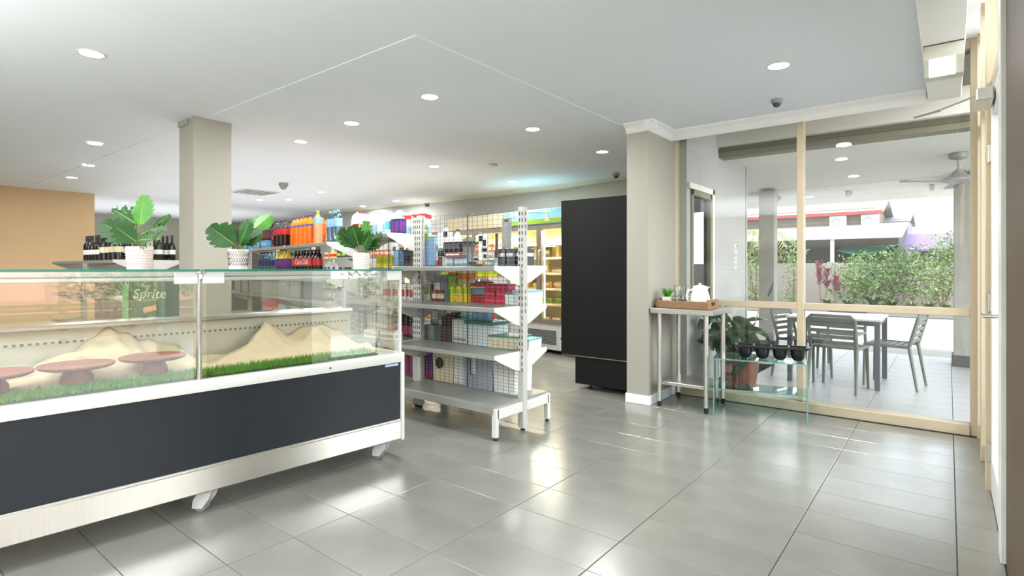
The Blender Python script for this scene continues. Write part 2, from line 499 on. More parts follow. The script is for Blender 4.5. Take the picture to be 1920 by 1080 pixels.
# ------------------------------------------------------------------ ceiling fittings
dl_me_ring = MB().lathe([(0.062, 0.0), (0.064, -0.005), (0.072, -0.005), (0.075, 0.0)], n=24, cap=False).mesh('rim', M_white)
dl_me_lens = MB().lathe([(0.063, -0.004), (0.0, -0.006)], n=24, cap=False).mesh('lens', L_down)
def downlight(x, y, z, label, group, power=LAMP_W):
    t = thing('downlight', label, 'ceiling light', (x, y, z), 0, group)
    link('rim', dl_me_ring, t); link('lens', dl_me_lens, t)
    light('downlight_lamp', 'AREA', (x, y, z - 0.02), (0, 0, 0), power, shape='DISK', size=0.14 if y < 6 else 0.6, color=(1.0, 0.99, 0.965))
    return t
DL = [(-4.16, 1.055, ZN, 'big bright round downlight in ceiling at upper left above the glass case'),
      (-0.873, 3.92, ZN, 'round downlight in the near ceiling in front of the patio window'),
      (-3.14, 2.94, ZF, 'round downlight nearest the corner of the ceiling step'),
      (-4.27, 3.03, ZF, 'round downlight above the middle of shelving run, second in its row'),
      (-5.30, 3.135, ZF, 'round downlight just right of the column, third in its row'),
      (-7.10, 1.83, ZF, 'largest of three downlights in a line left of the column'),
      (-8.65, 2.16, ZF, 'middle one of three downlights in a line left of the column'),
      (-10.0, 2.3, ZF, 'smallest of three downlights, the one closest to the tan wall'),
      (-3.10, 4.23, ZF, 'round downlight above and in front of the tall black cabinet'),
      (-3.08, 5.54, ZF, 'round downlight beyond black cabinet next to the wall stub'),
      (-5.23, 4.97, ZF, 'round downlight in ceiling centre above spray bottles with red triggers'),
      (-5.20, 6.57, ZF, 'round downlight near back wall above the end post of grid shelving'),
      (-8.53, 5.43, ZF, 'small downlight above the orange drink bottles'),
      (-9.95, 5.64, ZF, 'small downlight left of the one above orange drinks'),
      (-8.46, 7.03, ZF, 'small far downlight close to the back wall corner'),
      (-9.75, 7.2, ZF, 'smallest far downlight above pale blue bottle caps'),
      (-10.4, 5.3, ZF, 'small downlight peeping out above the middle potted monstera'),
      (-13.0, 3.85, ZF, 'tiny downlight glimpsed behind leaves of the left potted monstera')]
for x, y, z, lb in DL:
    downlight(x, y, z, lb, 'recessed ceiling downlights')
for x, y in ((-2.0, -0.6), (-4.3, -0.9), (-6.6, -0.8), (-9, -0.5), (-2.2, -2.6), (-6.0, -2.8)):  # added lamps out of view, carry the ceiling grid on for more light
    light('added_shop_lamp', 'AREA', (x, y, ZN - 0.02), (0, 0, 0), LAMP_W*1.5, shape='DISK', size=0.14, color=(1.0, 0.99, 0.965))

def dome(x, y, z, r, label, name, cat, m1, m2):
    t = thing(name, label, cat, (x, y, z))
    MB().lathe([(r, 0), (r, -r*.5), (r*.9, -r*.7)], n=20).build('base', m1, t)
    MB().lathe([(r*.75, -r*.7), (r*.7, -r*1.05), (r*.45, -r*1.35), (0.001, -r*1.5)], n=20).build('dome', m2, t)
M_grey = mat('mid_grey_plastic', (150, 150, 150), 0.4)
M_smoke = mat('smoked_dome', (60, 62, 64), 0.12, vary=0)
dome(-1.06, 4.70, ZN, 0.042, 'small grey dome camera on the near ceiling above the window cornice', 'security_camera', 'camera', M_grey, M_smoke)
dome(-3.62, 6.9, ZF, 0.05, 'small dark dome camera by back wall above the black cabinet', 'security_camera', 'camera', M_grey, M_smoke)
dome(-8.2, 7.6, ZF, 0.06, 'tiny dark dome camera by back wall above red spray triggers', 'security_camera', 'camera', M_grey, M_smoke)
dome(-8.1, 4.5, ZF, 0.07, 'small grey ceiling camera above the cola bottles', 'security_camera', 'camera', M_grey, M_grey)
sd = thing('smoke_detector', 'flat white smoke detector on ceiling near the back wall light', 'smoke detector', (-4.55, 5.35, ZF))
MB().lathe([(0.055, 0), (0.055, -0.012), (0.04, -0.03), (0.001, -0.034)], n=24).build('body', M_white, sd)
MB().lathe([(0.058, 0), (0.060, -0.006), (0.056, -0.008)], n=24).build('rim', M_grey, sd)
ag = thing('ceiling_vent', 'flat square ceiling air vent above the middle monstera plant', 'vent', (-9.4, 4.7, ZF))
MB().box(-.3, -.3, -.012, .3, .3, 0, .004).build('frame', M_white, ag)
for k in range(5):
    MB().box(-.26, -.25 + k*.11, -.02, .26, -.19 + k*.11, -.012).build('slat', M_grey, ag)
ps = thing('motion_sensor', 'small white motion sensor high on the edge of the wall stub', 'sensor', (-2.40, 4.9, 2.38))
MB().box(-.02, -.03, -.045, .05, .03, .045, .008).build('body', M_white, ps)
MB().lathe([(0.026, -0.02), (0.024, 0.005), (0.015, 0.02), (0.001, 0.024)], -.02, 0, 16).build('lens', M_grey, ps)

em = thing('emergency_light', 'white box emergency light with glowing lens under ceiling edge beam', 'emergency light', (-0.02, 3.93, 2.5))
MB().prism([(-0.03, 0.0), (0.10, 0.0), (0.10, -0.17), (0.0, -0.17), (-0.045, -0.085)], 'x', -0.088, 0.088).build('housing', mat('fitting_grey', (206, 206, 192), 0.5), em, ang=20)
MB().prism([(-0.048, -0.085), (-0.004, -0.172), (0.01, -0.172), (0.0, -0.085)], 'x', -0.066, 0.052).build('lens', L_exit, em, ang=20)
MB().box(-0.09, -.035, -0.004, 0.09, .1, 0.004).build('gasket', M_rubber, em, smooth=False)

# ------------------------------------------------------------------ display case
K = thing('display_case', 'long glass fronted display case with charcoal panel on white castors', 'display case', (-2.815, 2.395, 0), R(-4.18))
LC = 2.42
def part(n, mb, m, p=K, **k): return mb.build(n, m, p, **k)
part('skirt_rail', MB().box(-0.03, -LC, 0.125, 0.0, -0.012, 0.245, 0.004), M_steel_h)
part('skirt_lip', MB().box(-0.05, -LC, 0.243, -0.004, -0.012, 0.256, 0.003), M_steel_h)
part('front_panel', MB().box(-0.045, -LC, 0.256, -0.012, -0.012, 0.628, 0.002), M_dark, smooth=False)
part('sill_rail', MB().prism([(-0.06, 0.628), (-0.002, 0.628), (0.0, 0.632), (0.0, 0.672), (-0.012, 0.686), (-0.06, 0.686)], 'y', -LC, 0.0), M_white, ang=30)
part('carcass', MB().box(-0.72, -LC, 0.14, -0.046, -0.02, 0.628), M_white, smooth=False)
part('end_panel', MB().box(-0.74, -0.012, 0.115, 0.004, 0.012, 0.69, 0.003), M_white, smooth=False)
part('deck', MB().box(-0.70, -LC, 0.628, -0.06, -0.012, 0.684), M_inner, smooth=False)
part('inner_back', MB().box(-0.70, -LC, 0.684, -0.62, -0.012, 0.93), M_inner, smooth=False)
led = part('back_ledge', MB().box(-0.74, -LC, 0.93, -0.585, -0.012, 0.955, 0.006), M_steel_h)
vs_ = MB()
for k in range(80):
    y = -LC + 0.03 + k * 0.0295
    vs_.box(-0.6195, y, 0.858, -0.6180, y + 0.014, 0.870)
o = part('vent_slots', vs_, mat('vent_grey', (120, 116, 104), .7), smooth=False); o['kind'] = 'stuff'
part('vent_plate', MB().box(-0.622, -LC, 0.845, -0.6195, -0.012, 0.885), M_inner, smooth=False)
for a, b in ((-LC, -1.222), (-1.210, -0.004)):
    part('front_pane', MB().box(-0.022, a, 0.684, -0.016, b, 1.226), G_case, smooth=False)
    part('back_door', MB().box(-0.70, a + .01, 0.955, -0.695, b - .01, 1.20), G_case, smooth=False)
    tp = part('top_pane', MB().box(-0.738, a + .004, 1.2265, 0.008, b - .004, 1.2375), G_green, smooth=False)
    MB().box(0.008, a + .004, 1.2265, 0.0105, b - .004, 1.2375).build('pane_edge', G_edge, tp, smooth=False)
part('end_pane', MB().box(-0.70, -0.008, 0.686, -0.02, -0.002, 1.226), G_case, smooth=False)
part('back_frame', MB().box(-0.715, -LC, 1.196, -0.685, -0.01, 1.226, .003).box(-0.715, -0.03, .955, -0.685, -0.01, 1.2), M_white, smooth=False)
part('centre_post', MB().tube([(-0.03, -1.216, 0.684), (-0.03, -1.216, 1.226)], 0.013, 12), M_chrome)
part('end_post', MB().box(-0.035, -0.016, 0.686, -0.012, 0.0, 1.226, .003), M_white, smooth=False)
for dy in (-0.062, 0.062, -1.15):
    part('glass_clamp', MB().box(-0.03, -1.216 + dy - .052, 1.165, -0.012, -1.216 + dy + .052, 1.224, .003), M_white, smooth=False)
part('glass_clamp', MB().box(-0.03, -0.115, 1.165, -0.012, -0.015, 1.224, .003), M_white, smooth=False)
part('hinge_knuckle', MB().lathe([(0.02, 1.215), (0.024, 1.22), (0.024, 1.228), (0.012, 1.234)], -0.02, -1.216, 14).tube([(-.018, -1.216, 1.19), (-.018, -1.216, 1.222)], .011, 8), M_chrome)
for a, b in ((-2.35, -1.28), (-1.15, -0.12)):
    t_ = part('light_tube', MB().tube([(-0.09, a, 1.19), (-0.09, b, 1.19)], 0.013, 10), mat('tube_white', (240, 242, 238), 0.3))
    MB().box(-0.11, a, 1.202, -0.07, b, 1.222, .002).build('tube_channel', M_white, t_, smooth=False)
part('maker_plate', MB().box(-0.0125, -0.13, 0.607, -0.0095, -0.03, 0.622), mat('plate_blue', (176, 188, 226), 0.4), smooth=False)
part('fixing_screw', MB().tube([(-0.01, -0.52, 0.655), (0.003, -0.52, 0.655)], 0.006, 8), M_slot)
def castor(x, y, rz):
    c = link('castor', MB().box(-.035, -.035, .105, .035, .035, .125, .004).mesh('castor', M_castor, smooth=False), K, (x, y, 0), rz)
    MB().prism([(-.062, .022), (-.058, .062), (-.03, .104), (.034, .104), (.024, .07), (-.012, .022)], 'y', -.034, -.026).prism([(-.062, .022), (-.058, .062), (-.03, .104), (.034, .104), (.024, .07), (-.012, .022)], 'y', .026, .034).build('castor_fork', M_castor, c, ang=20)
    wm = MB()
    wm.tube([(-.032, -.018, .036), (-.032, .018, .036)], .036, 18)
    wm.build('castor_wheel', mat('castor_grey', (150, 148, 144), .5), c)
    MB().tube([(-.032, -.03, .036), (-.032, .03, .036)], .018, 10).build('castor_hub', M_red_pl, c)
for x, y, a in ((-0.08, -1.16, 0.7), (-0.08, -0.10, 0.5), (-0.08, -2.2, 0.9), (-0.62, -1.16, 0.2), (-0.62, -0.10, 2.0), (-0.62, -2.2, 1.0)):
    castor(x, y, a)
def case_pt(x, y, z):
    c, s = math.cos(R(-4.18)), math.sin(R(-4.18))
    return (-2.815 + x*c - y*s, 2.395 + x*s + y*c, z)
# turf strip, cloth, stands inside
gt = thing('artificial_turf', 'strip of green artificial turf along the front inside glass case', 'artificial grass', case_pt(0, 0, 0.684), R(-4.18))
MB().box(-0.21, -LC + .01, 0, -0.05, -0.16, 0.012).build('backing', M_turf, gt, smooth=False)
gb = MB()
for k in range(9000):
    x = random.uniform(-0.21, -0.048); y = random.uniform(-LC + .01, -0.16)
    a = random.uniform(0, PI); h = random.uniform(0.025, 0.05); w = 0.0022
    dx, dy = math.cos(a) * w, math.sin(a) * w
    lx, ly = random.uniform(-.012, .012), random.uniform(-.012, .012)
    gb.add([(x - dx, y - dy, .01), (x + dx, y + dy, .01), (x + lx, y + ly, h)], [(0, 1, 2)])
o = gb.build('grass_blades', M_turfb, gt, smooth=False); o['kind'] = 'stuff'
clm = MB()
nx, ny = 26, 110
vv = []; ff = []
def hump(y):
    h = 0.0
    for c0, w0, a0 in ((-2.15, .22, .10), (-1.42, .30, .20), (-0.62, .17, .17), (-0.25, .20, .16)):
        h += a0 * math.exp(-((y - c0) / w0) ** 2)
    return h
for j in range(ny + 1):
    y = -LC + .03 + (LC - .06) * j / ny
    for i in range(nx + 1):
        u = i / nx
        x = -0.19 - 0.40 * u + 0.03 * math.sin(y * 5.3)*u
        ramp = u ** 1.3
        z = 0.004 + hump(y + .10 * math.sin(u * 3)) * ramp + 0.016 * math.sin(y * 23 + 4 * u) * ramp + 0.018*abs(math.sin(y*7.3 - 3.1*u))**6 + 0.010 * math.sin(y * 51 + u * 9 + math.sin(y * 9) * 2) * u + .004 * math.sin(u * 19 + y * 12)
        vv.append((x, y, max(0.002, z)))
for j in range(ny):
    for i in range(nx):
        a = j * (nx + 1) + i
        ff.append((a, a + 1, a + nx + 2, a + nx + 1))
clm.add(vv, ff)
o = clm.build('drape_cloth', M_cloth, None, case_pt(0, 0, 0.686), R(-4.18), ang=80)
tag(o, 'crumpled cream cloth draped along the back inside the glass case', 'cloth')
sol = o.modifiers.new('thick', 'SOLIDIFY'); sol.thickness = 0.003
stand_top = MB().lathe([(0.0, 0.082), (0.04, 0.080), (0.13, 0.083), (0.143, 0.090), (0.147, 0.098), (0.143, 0.101), (0.135, 0.097), (0.0, 0.094)], n=40).mesh('plate', M_terra)
stand_base = MB().lathe([(0.05, 0), (0.064, 0.018), (0.062, 0.045), (0.048, 0.07), (0.040, 0.082)], n=28).mesh('pedestal', M_terra)
for k, ((x, y), lb) in enumerate((((-0.245, -1.36), 'terracotta coloured round cake stand nearest the centre post in glass case'),
                                  ((-0.225, -1.67), 'terracotta coloured round cake stand in the middle of the three'),
                                  ((-0.215, -1.965), 'terracotta coloured round cake stand cut by the left photo edge'))):
    t = thing('cake_stand', lb, 'cake stand', case_pt(x, y, 0.70), random.uniform(0, 3), 'cake stands in the display case')
    link('plate', stand_top, t); link('pedestal', stand_base, t)

# ------------------------------------------------------------------ leaves and potted plants
def leaf_mb(mb, base, direction, length, width, lobes=5, droop=0.5, split=0.55, fold=0.12, roll=0.0, normal=None):
    """monstera-like leaf: midrib with separate lobes per side (split=0 gives a whole leaf)"""
    d = Vector(direction).normalized()
    up = Vector((0, 0, 1))
    side = d.cross(up)
    if side.length < 1e-3: side = Vector((1, 0, 0))
    side.normalize()
    nrm = side.cross(d).normalized()
    if normal is not None:
        nrm = Vector(normal); nrm = (nrm - d*nrm.dot(d)).normalized(); side = d.cross(nrm).normalized()
    q = Matrix.Rotation(roll, 3, d)
    side = q @ side; nrm = q @ nrm
    base = Vector(base)
    def P(t, s):
        # s in -1..1 across, t along
        bend = -droop * length * t * t
        return base + d * (length * t) + nrm * (-fold * abs(s) * width) + up * bend + side * (s * width)
    def W(t):
        return 0.5 * (math.sin(PI * min(1, t * 0.93 + 0.05)) ** 0.62) * (1.12 - 0.35 * t)
    n = lobes
    for sg in (-1, 1):
        for k in range(n):
            t0, t1 = k / n, (k + 1) / n
            gap = split * 0.40 / n
            wi = 1 - split
            v = []
            tm = (t0 + t1) / 2
            lean = 0.07
            w0, wm, w1 = W(t0 + gap), W(tm), W(t1 - gap)
            v.append(P(t0, 0)); v.append(P(t1, 0))
            v.append(P(t1, sg * W(t1) * wi)); v.append(P(t0, sg * W(t0) * wi))
            v.append(P(min(1, t1 - gap * 2 + lean * .4), sg * w1 * (wi + 1) / 2)); v.append(P(t0 + gap * 2, sg * w0 * (wi + 1) / 2))
            v.append(P(min(1.02, t1 - gap * 3 + lean), sg * w1 * .98)); v.append(P(t0 + gap * 3.2 + lean * .7, sg * w0 * .97))
            v.append(P(min(1.02, tm + lean), sg * wm * 1.04))
            mb.add(v, [(0, 1, 2, 3), (3, 2, 4, 5), (5, 4, 6, 8, 7)])
    return P

def pot(name, t, r, h, m, deco=None):
    p = MB().lathe([(r*.84, 0.006), (r*.87, 0.0), (r*.88, 0.006), (r, h*.97), (r*1.0, h), (r*.9, h), (r*.88, h*.86), (0.001, h*.86)], n=32).build(name, m, t)
    MB().lathe([(r*.885, h*.84), (r*.3, h*.875), (0.001, h*.88)], n=20).build('soil', M_soil, t)
    return p
M_pot1 = mat('pot_pink_white', (236, 226, 222), 0.5)
M_pot2 = mat('pot_cream', (232, 230, 220), 0.5)
M_potd = mat('pot_print_dark', (70, 70, 68), 0.6)
M_potp = mat('pot_print_pink', (208, 176, 172), 0.6)
M_vein = mat('leaf_vein', (150, 186, 96), 0.5)
def monstera(loc, label, r, h, m, leaves, deco):
    t = thing('potted_monstera', label, 'potted plant', loc, 0, 'monstera pots on the display case')
    p = pot('pot', t, r, h, m)
    if deco == 'dots':
        b = MB()
        for row in range(7):
            z = h * (.12 + .12 * row)
            rr = r * (.88 + .12 * z / h) + .0006
            for k in range(30):
                a = 2 * PI * (k + .5 * (row % 2)) / 30
                b.box(rr*math.cos(a) - .0022, rr*math.sin(a) - .0022, z - .0018, rr*math.cos(a) + .0022, rr*math.sin(a) + .0022, z + .0018)
        b.build('dot_pattern', M_potp, p, smooth=False)['kind'] = 'stuff'
    elif deco == 'zig':
        b = MB()
        for row in range(3):
            z0 = h * (.18 + .24 * row)
            for k in range(24):
                a0 = 2 * PI * k / 24; a1 = 2 * PI * (k + .5) / 24; a2 = 2 * PI * (k + 1) / 24
                rr = lambda z: r * (.88 + .12 * z / h) + .0008
                z1 = z0 + h * .16
                b.tube([(rr(z0)*math.cos(a0), rr(z0)*math.sin(a0), z0), (rr(z1)*math.cos(a1), rr(z1)*math.sin(a1), z1), (rr(z0)*math.cos(a2), rr(z0)*math.sin(a2), z0)], .0013, 4)
            for k in range(40):
                a = 2 * PI * k / 40; z = z0 + h * .2
                rr_ = r * (.88 + .12 * z / h) + .0006
                b.box(rr_*math.cos(a) - .0016, rr_*math.sin(a) - .0016, z - .0016, rr_*math.cos(a) + .0016, rr_*math.sin(a) + .0016, z + .0016)
        b.build('zigzag_pattern', M_potd, p, smooth=False)['kind'] = 'stuff'
    else:
        b = MB()
        for row in range(4):
            z = h * (.25 + .17 * row); rr_ = r * (.88 + .12 * z / h)
            b.lathe([(rr_ - .001, z - .002), (rr_ + .0012, z), (rr_ - .001, z + .002)], n=32, cap=False)
        b.build('band_pattern', mat('pot_band', (206, 206, 198), 0.6), p)['kind'] = 'stuff'
    # view axes: rt = picture right, fw = away from the camera
    rt = Vector((0.7837, 0.6211, 0)); fw = Vector((-0.6211, 0.7837, 0))
    for (bx, bz, bd, dx, dz, dd, L, W_, lob, spl, mm, drp) in leaves:
        base = rt * bx + fw * bd + Vector((0, 0, bz))
        root = Vector((0, 0, h * .84)) + (rt * bx + fw * bd) * .15
        mid = root.lerp(base, .55) + Vector((0, 0, .01))
        MB().tube([root, mid, base], [.0035, .003, .0022], 6).build('stem', M_stem, t)
        b = MB()
        nv = -fw + Vector((0, 0, .45)) + rt*(-.35 if dx > 0 else .35)
        P = leaf_mb(b, base, rt * dx + fw * dd + Vector((0, 0, dz)), L, W_, lob, drp*.4, spl, .10, 0, nv)
        lf = b.build('leaf', mm, t, ang=70)
        MB().tube([P(.0, 0), P(.3, 0), P(.6, 0), P(.9, 0)], [.0022, .002, .0015, .0008], 5).build('vein', M_vein, lf)
B_, D_ = M_leaf_b, M_leaf_d
# (stem end right/up/away, leaf direction right/up/away, length, width, lobes, split, mat, droop)
ZT = 1.2375
monstera((-3.33, 1.05, ZT), 'monstera in pinkish white dotted pot, leftmost plant on the glass case', 0.063, 0.118, M_pot1, [
    (0.004, 0.235, 0.00, 0.02, 1, 0.15, 0.16, 0.165, 6, 0.22, B_, 0.0),
    (-0.035, 0.245, 0.02, -0.9, 0.55, 0.1, 0.16, 0.14, 5, 0.75, D_, 0.1),
    (-0.045, 0.225, 0.03, -0.55, 0.85, 0.1, 0.135, 0.12, 5, 0.70, D_, 0.1),
    (-0.008, 0.155, -0.03, -0.95, 0.6, -0.3, 0.165, 0.155, 5, 0.25, D_, 0.05),
    (0.005, 0.145, -0.035, -0.5, 0.55, -0.4, 0.12, 0.13, 5, 0.35, D_, 0.05),
    (0.045, 0.215, 0.03, 0.75, 0.7, 0.2, 0.12, 0.075, 5, 0.15, D_, 0.1),
    (0.025, 0.185, -0.02, 1, 0.32, -0.1, 0.15, 0.12, 6, 0.8, D_, 0.1),
    (0.02, 0.15, -0.04, 0.9, 0.1, -0.3, 0.11, 0.11, 6, 0.75, D_, 0.15),
    (0.03, 0.16, 0.04, 0.6, 0.75, 0.6, 0.10, 0.09, 5, 0.6, D_, 0.1)], 'dots')
monstera((-3.13, 1.47, ZT), 'monstera in zigzag printed cream pot, middle plant on the glass case', 0.053, 0.112, M_pot2, [
    (0.085, 0.23, 0.02, 0.6, 0.65, 0.3, 0.115, 0.135, 5, 0.06, B_, 0.0),
    (0.06, 0.215, 0.04, 0.1, 0.9, 0.4, 0.10, 0.10, 5, 0.1, B_, 0.05),
    (-0.01, 0.14, -0.03, -0.85, 0.7, -0.2, 0.16, 0.16, 5, 0.22, D_, 0.05),
    (-0.035, 0.165, 0.02, -0.8, 0.95, 0.2, 0.13, 0.13, 5, 0.35, D_, 0.05),
    (0.005, 0.175, 0.03, 0.05, 1, 0.4, 0.13, 0.16, 6, 0.6, D_, 0.05),
    (0.025, 0.14, -0.03, 0.5, 0.85, -0.3, 0.15, 0.14, 5, 0.28, D_, 0.05),
    (0.045, 0.15, -0.02, 0.95, 0.5, -0.1, 0.12, 0.12, 5, 0.3, D_, 0.05),
    (0.02, 0.12, -0.05, 0.3, 0.4, -0.7, 0.09, 0.10, 5, 0.5, D_, 0.1)], 'zig')
monstera((-2.955, 2.17, ZT), 'monstera in plain ribbed white pot, right hand plant on the glass case', 0.056, 0.105, M_pot2, [
    (0.01, 0.165, 0.0, 0.15, 1, 0.0, 0.15, 0.13, 6, 0.3, B_, 0.05),
    (-0.035, 0.165, 0.0, -0.95, 0.5, 0.2, 0.14, 0.12, 5, 0.15, B_, 0.05),
    (-0.02, 0.145, -0.03, -0.7, 0.8, -0.4, 0.15, 0.13, 5, 0.3, D_, 0.05),
    (-0.005, 0.15, -0.04, -0.2, 0.95, -0.4, 0.14, 0.13, 5, 0.3, D_, 0.05),
    (0.03, 0.155, -0.02, 0.9, 0.55, -0.2, 0.14, 0.11, 5, 0.4, D_, 0.05),
    (0.025, 0.14, -0.04, 0.55, 0.8, -0.6, 0.13, 0.12, 5, 0.3, D_, 0.05),
    (0.03, 0.13, -0.03, 0.95, 0.15, -0.3, 0.11, 0.09, 5, 0.6, D_, 0.1),
    (0.0, 0.16, 0.04, -0.4, 0.9, 0.6, 0.13, 0.12, 5, 0.3, B_, 0.05)], 'bands')

# ------------------------------------------------------------------ gondola shelving
def gondola(name, label, loc, rz, xs, H, shelves, depth=0.31, grid=True, base=0.235, last_h=None):
    """xs: post positions (descending from 0); shelves: list (bay, side -1 front/+1 back, z)"""
    t = thing(name, label, 'shelving', loc, rz)
    for x in xs:
        p = MB().box(x - .026, -.026, 0.02, x + .026, .026, H if (x == 0 or not last_h) else last_h, .002).build('post', M_post, t, smooth=False)
        sl_ = MB()
        z = 0.45
        while z < (H if (x == 0 or not last_h) else last_h) - .04:
            for yy in (-.0265, .0265):
                for xx in (-.013, .013):
                    sl_.box(x + xx - .004, yy - .0006, z, x + xx + .004, yy + .0006, z + .028)
            if (z > H - .24 or z % .9 < .2): sl_.box(x + .0258, -.004, z, x + .0268, .004, z + .03)
            z += .05
        sl_.build('slots', M_slot, p, smooth=False)['kind'] = 'stuff'
        MB().lathe([(.018, 0), (.02, .004), (.008, .012), (.008, .02)], x, 0, 12).build('foot', M_rubber, p)
        if base:
            for sg in (-1, 1):
                leg = MB().box(x - .02, sg*(depth + .02), 0.02, x + .02, sg*(depth - .015), base - .01, .002).box(x - .02, sg*.026, base - .085, x + .02, sg*(depth + .0), base - .012, .002).build('base_leg', M_white, t, smooth=False)
                MB().lathe([(.018, 0), (.02, .004), (.008, .012), (.008, .02)], x, sg*depth, 12).build('foot', M_rubber, leg)
    for b in range(len(xs) - 1):
        x1, x0 = xs[b], xs[b + 1]
        if base:
            for sg in (-1, 1):
                MB().box(x0 + .004, sg*.03, base - .012, x1 - .004, sg*(depth + .02), base + .006, .002).box(x0 + .004, sg*(depth + .022), base - .05, x1 - .004, sg*(depth + .012), base + .006, .002).build('base_shelf', M_shelf, t, smooth=False)
        if grid:
            w = MB(); r = .0013
            def bar(a, b_):
                w.box(min(a[0], b_[0]) - r, a[1] - r, min(a[2], b_[2]) - r, max(a[0], b_[0]) + r, a[1] + r, max(a[2], b_[2]) + r)
            n = int((x1 - x0 - .06) / .0535)
            for k in range(n + 1):
                xx = x0 + .03 + (x1 - x0 - .06) * k / n
                bar((xx, 0, base + .02), (xx, 0, H - .01))
            z = base + .02
            while z < H:
                bar((x0 + .027, .004, z), (x1 - .027, .004, z)); z += .027 if z < 1.2 else .036
            o = w.build('wire_grid', M_wire, t, smooth=False)
            # thicker centre stay
            MB().box((x0 + x1)/2 - .004, -.006, base + .02, (x0 + x1)/2 + .004, .002, H - .01).build('grid_stay', mat('stay_grey', (84, 84, 82), .5), t, smooth=False)
    for b, sg, z in shelves:
        x1, x0 = xs[b], xs[b + 1]
        MB().box(x0 + .006, sg*.028, z - .010, x1 - .006, sg*depth, z, .001).box(x0 + .006, sg*(depth + .002), z - .034, x1 - .006, sg*(depth - .012), z, .003).build('shelf', M_shelf, t, smooth=False)
        for xx, s2 in ((x1, -1), (x0, 1)):
            MB().prism([(sg*.026, z + .004), (sg*(depth + .006), z + .004), (sg*(depth + .006), z - .026), (sg*.11, z - .125), (sg*.026, z - .15)], 'x', xx + s2*.004, xx + s2*.009).build('bracket', M_white, t, smooth=False)
    return t
xf = {}
def frame(key, loc, rz):
    xf[key] = (loc, rz)
def wp(key, x, y, z):
    (lx, ly, lz), rz = xf[key]
    c, s = math.cos(rz), math.sin(rz)
    return (lx + x*c - y*s, ly + x*s + y*c, lz + z)
frame('A', (-2.567, 3.372, 0), 0)
gondola('shelving_unit', 'white double sided grid shelving end bay with empty front shelves', (-2.567, 3.372, 0), 0, [0, -1.155], 1.715,
        [(0, -1, 1.257), (0, -1, 0.952), (0, -1, 0.605), (0, 1, 1.262), (0, 1, 0.948), (0, 1, 0.598)], depth=.325)
frame('B', (-3.745, 3.372, 0), 0)
gondola('shelving_unit', 'grey shelving bay behind the right hand potted monstera', (-3.775, 3.372, 0), 0, [0, -0.78], 1.70,
        [(0, -1, 1.55), (0, 1, 1.55), (0, 1, 1.25), (0, -1, 0.95), (0, 1, 0.93), (0, -1, 0.60), (0, 1, .6)], depth=.325)
RZ3 = R(-10)
frame('D', (-4.67, 3.40, 0), RZ3)
gondola('shelving_unit', 'long drinks shelving run with cola and orange bottles behind glass case', (-4.67, 3.40, 0), RZ3, [0, -1.2, -2.4, -3.6], 1.52,
        [(b, sg, z) for b in range(3) for sg, z in ((-1, 1.50), (-1, 1.14), (-1, .92), (-1, .62), (1, 1.14))], depth=.325, grid=False)
frame('E', (-4.3, 5.35, 0), RZ3)
gondola('shelving_unit', 'grocery shelving row in the next aisle seen through wire grid', (-4.3, 5.35, 0), RZ3, [0, -1.3, -2.6, -3.9, -5.2], 1.66,
        [(b, -1, z) for b in range(4) for z in (1.44, 1.14, .84, .54)], grid=False)
frame('F', (-6.97, 2.295, 0), R(3))
gondola('shelving_unit', 'wine shelving end with dark bottles left of the column', (-6.97, 2.295, 0), R(3), [0, -2.0], 1.66,
        [(b, sg, z) for b in range(1) for sg, z in ((-1, 1.335), (1, 1.335), (-1, .95), (-1, .6))], depth=.34, grid=False, last_h=1.33)

# ------------------------------------------------------------------ shop goods
PM = {}
def col(name, rgb, rough=0.4):
    return mat('goods_' + name, rgb, rough, vary=0.05, scale=30)
RED = col('red', (190, 36, 40)); DRED = col('dark_red', (120, 30, 34)); PINK = col('pink', (206, 60, 130)); PURP = col('purple', (110, 50, 140)); MAG = col('magenta', (176, 50, 132))
ORG = col('orange', (238, 120, 28)); YEL = col('yellow', (226, 196, 40)); LIME = col('lime', (150, 190, 50)); GRN = col('green', (70, 130, 60)); DGRN = col('dark_green', (40, 66, 44))
BLU = col('blue', (60, 96, 170)); LBLU = col('light_blue', (140, 184, 220)); AQUA = col('aqua', (90, 190, 196)); TEAL = col('teal', (60, 136, 130)); NAVY = col('navy', (44, 44, 92))
WHT = col('white', (234, 234, 228)); CRM = col('cream', (226, 214, 180)); GRY = col('grey', (150, 152, 150)); DGY = col('dark_grey', (74, 78, 82)); BLK = col('black', (24, 22, 24)); BRN = col('brown', (70, 48, 36)); SLT = col('slate', (120, 140, 156))
COLA = mat('cola_liquid', (30, 14, 12), 0.12, vary=0); CLEAR = glass('clear_plastic', (236, 240, 242), 0.06, 1.3); WINE = mat('wine_glass', (20, 20, 20), 0.08, vary=0, coat=.3)
ORL = mat('orange_liquid', (240, 116, 18), 0.18, vary=0.05, scale=20); BLUEB = glass('blue_plastic', (196, 226, 240), 0.06, 1.2); STEELG = M_steel
TRANSL = mat('translucent_tub', (222, 230, 230), 0.35, vary=0.02)
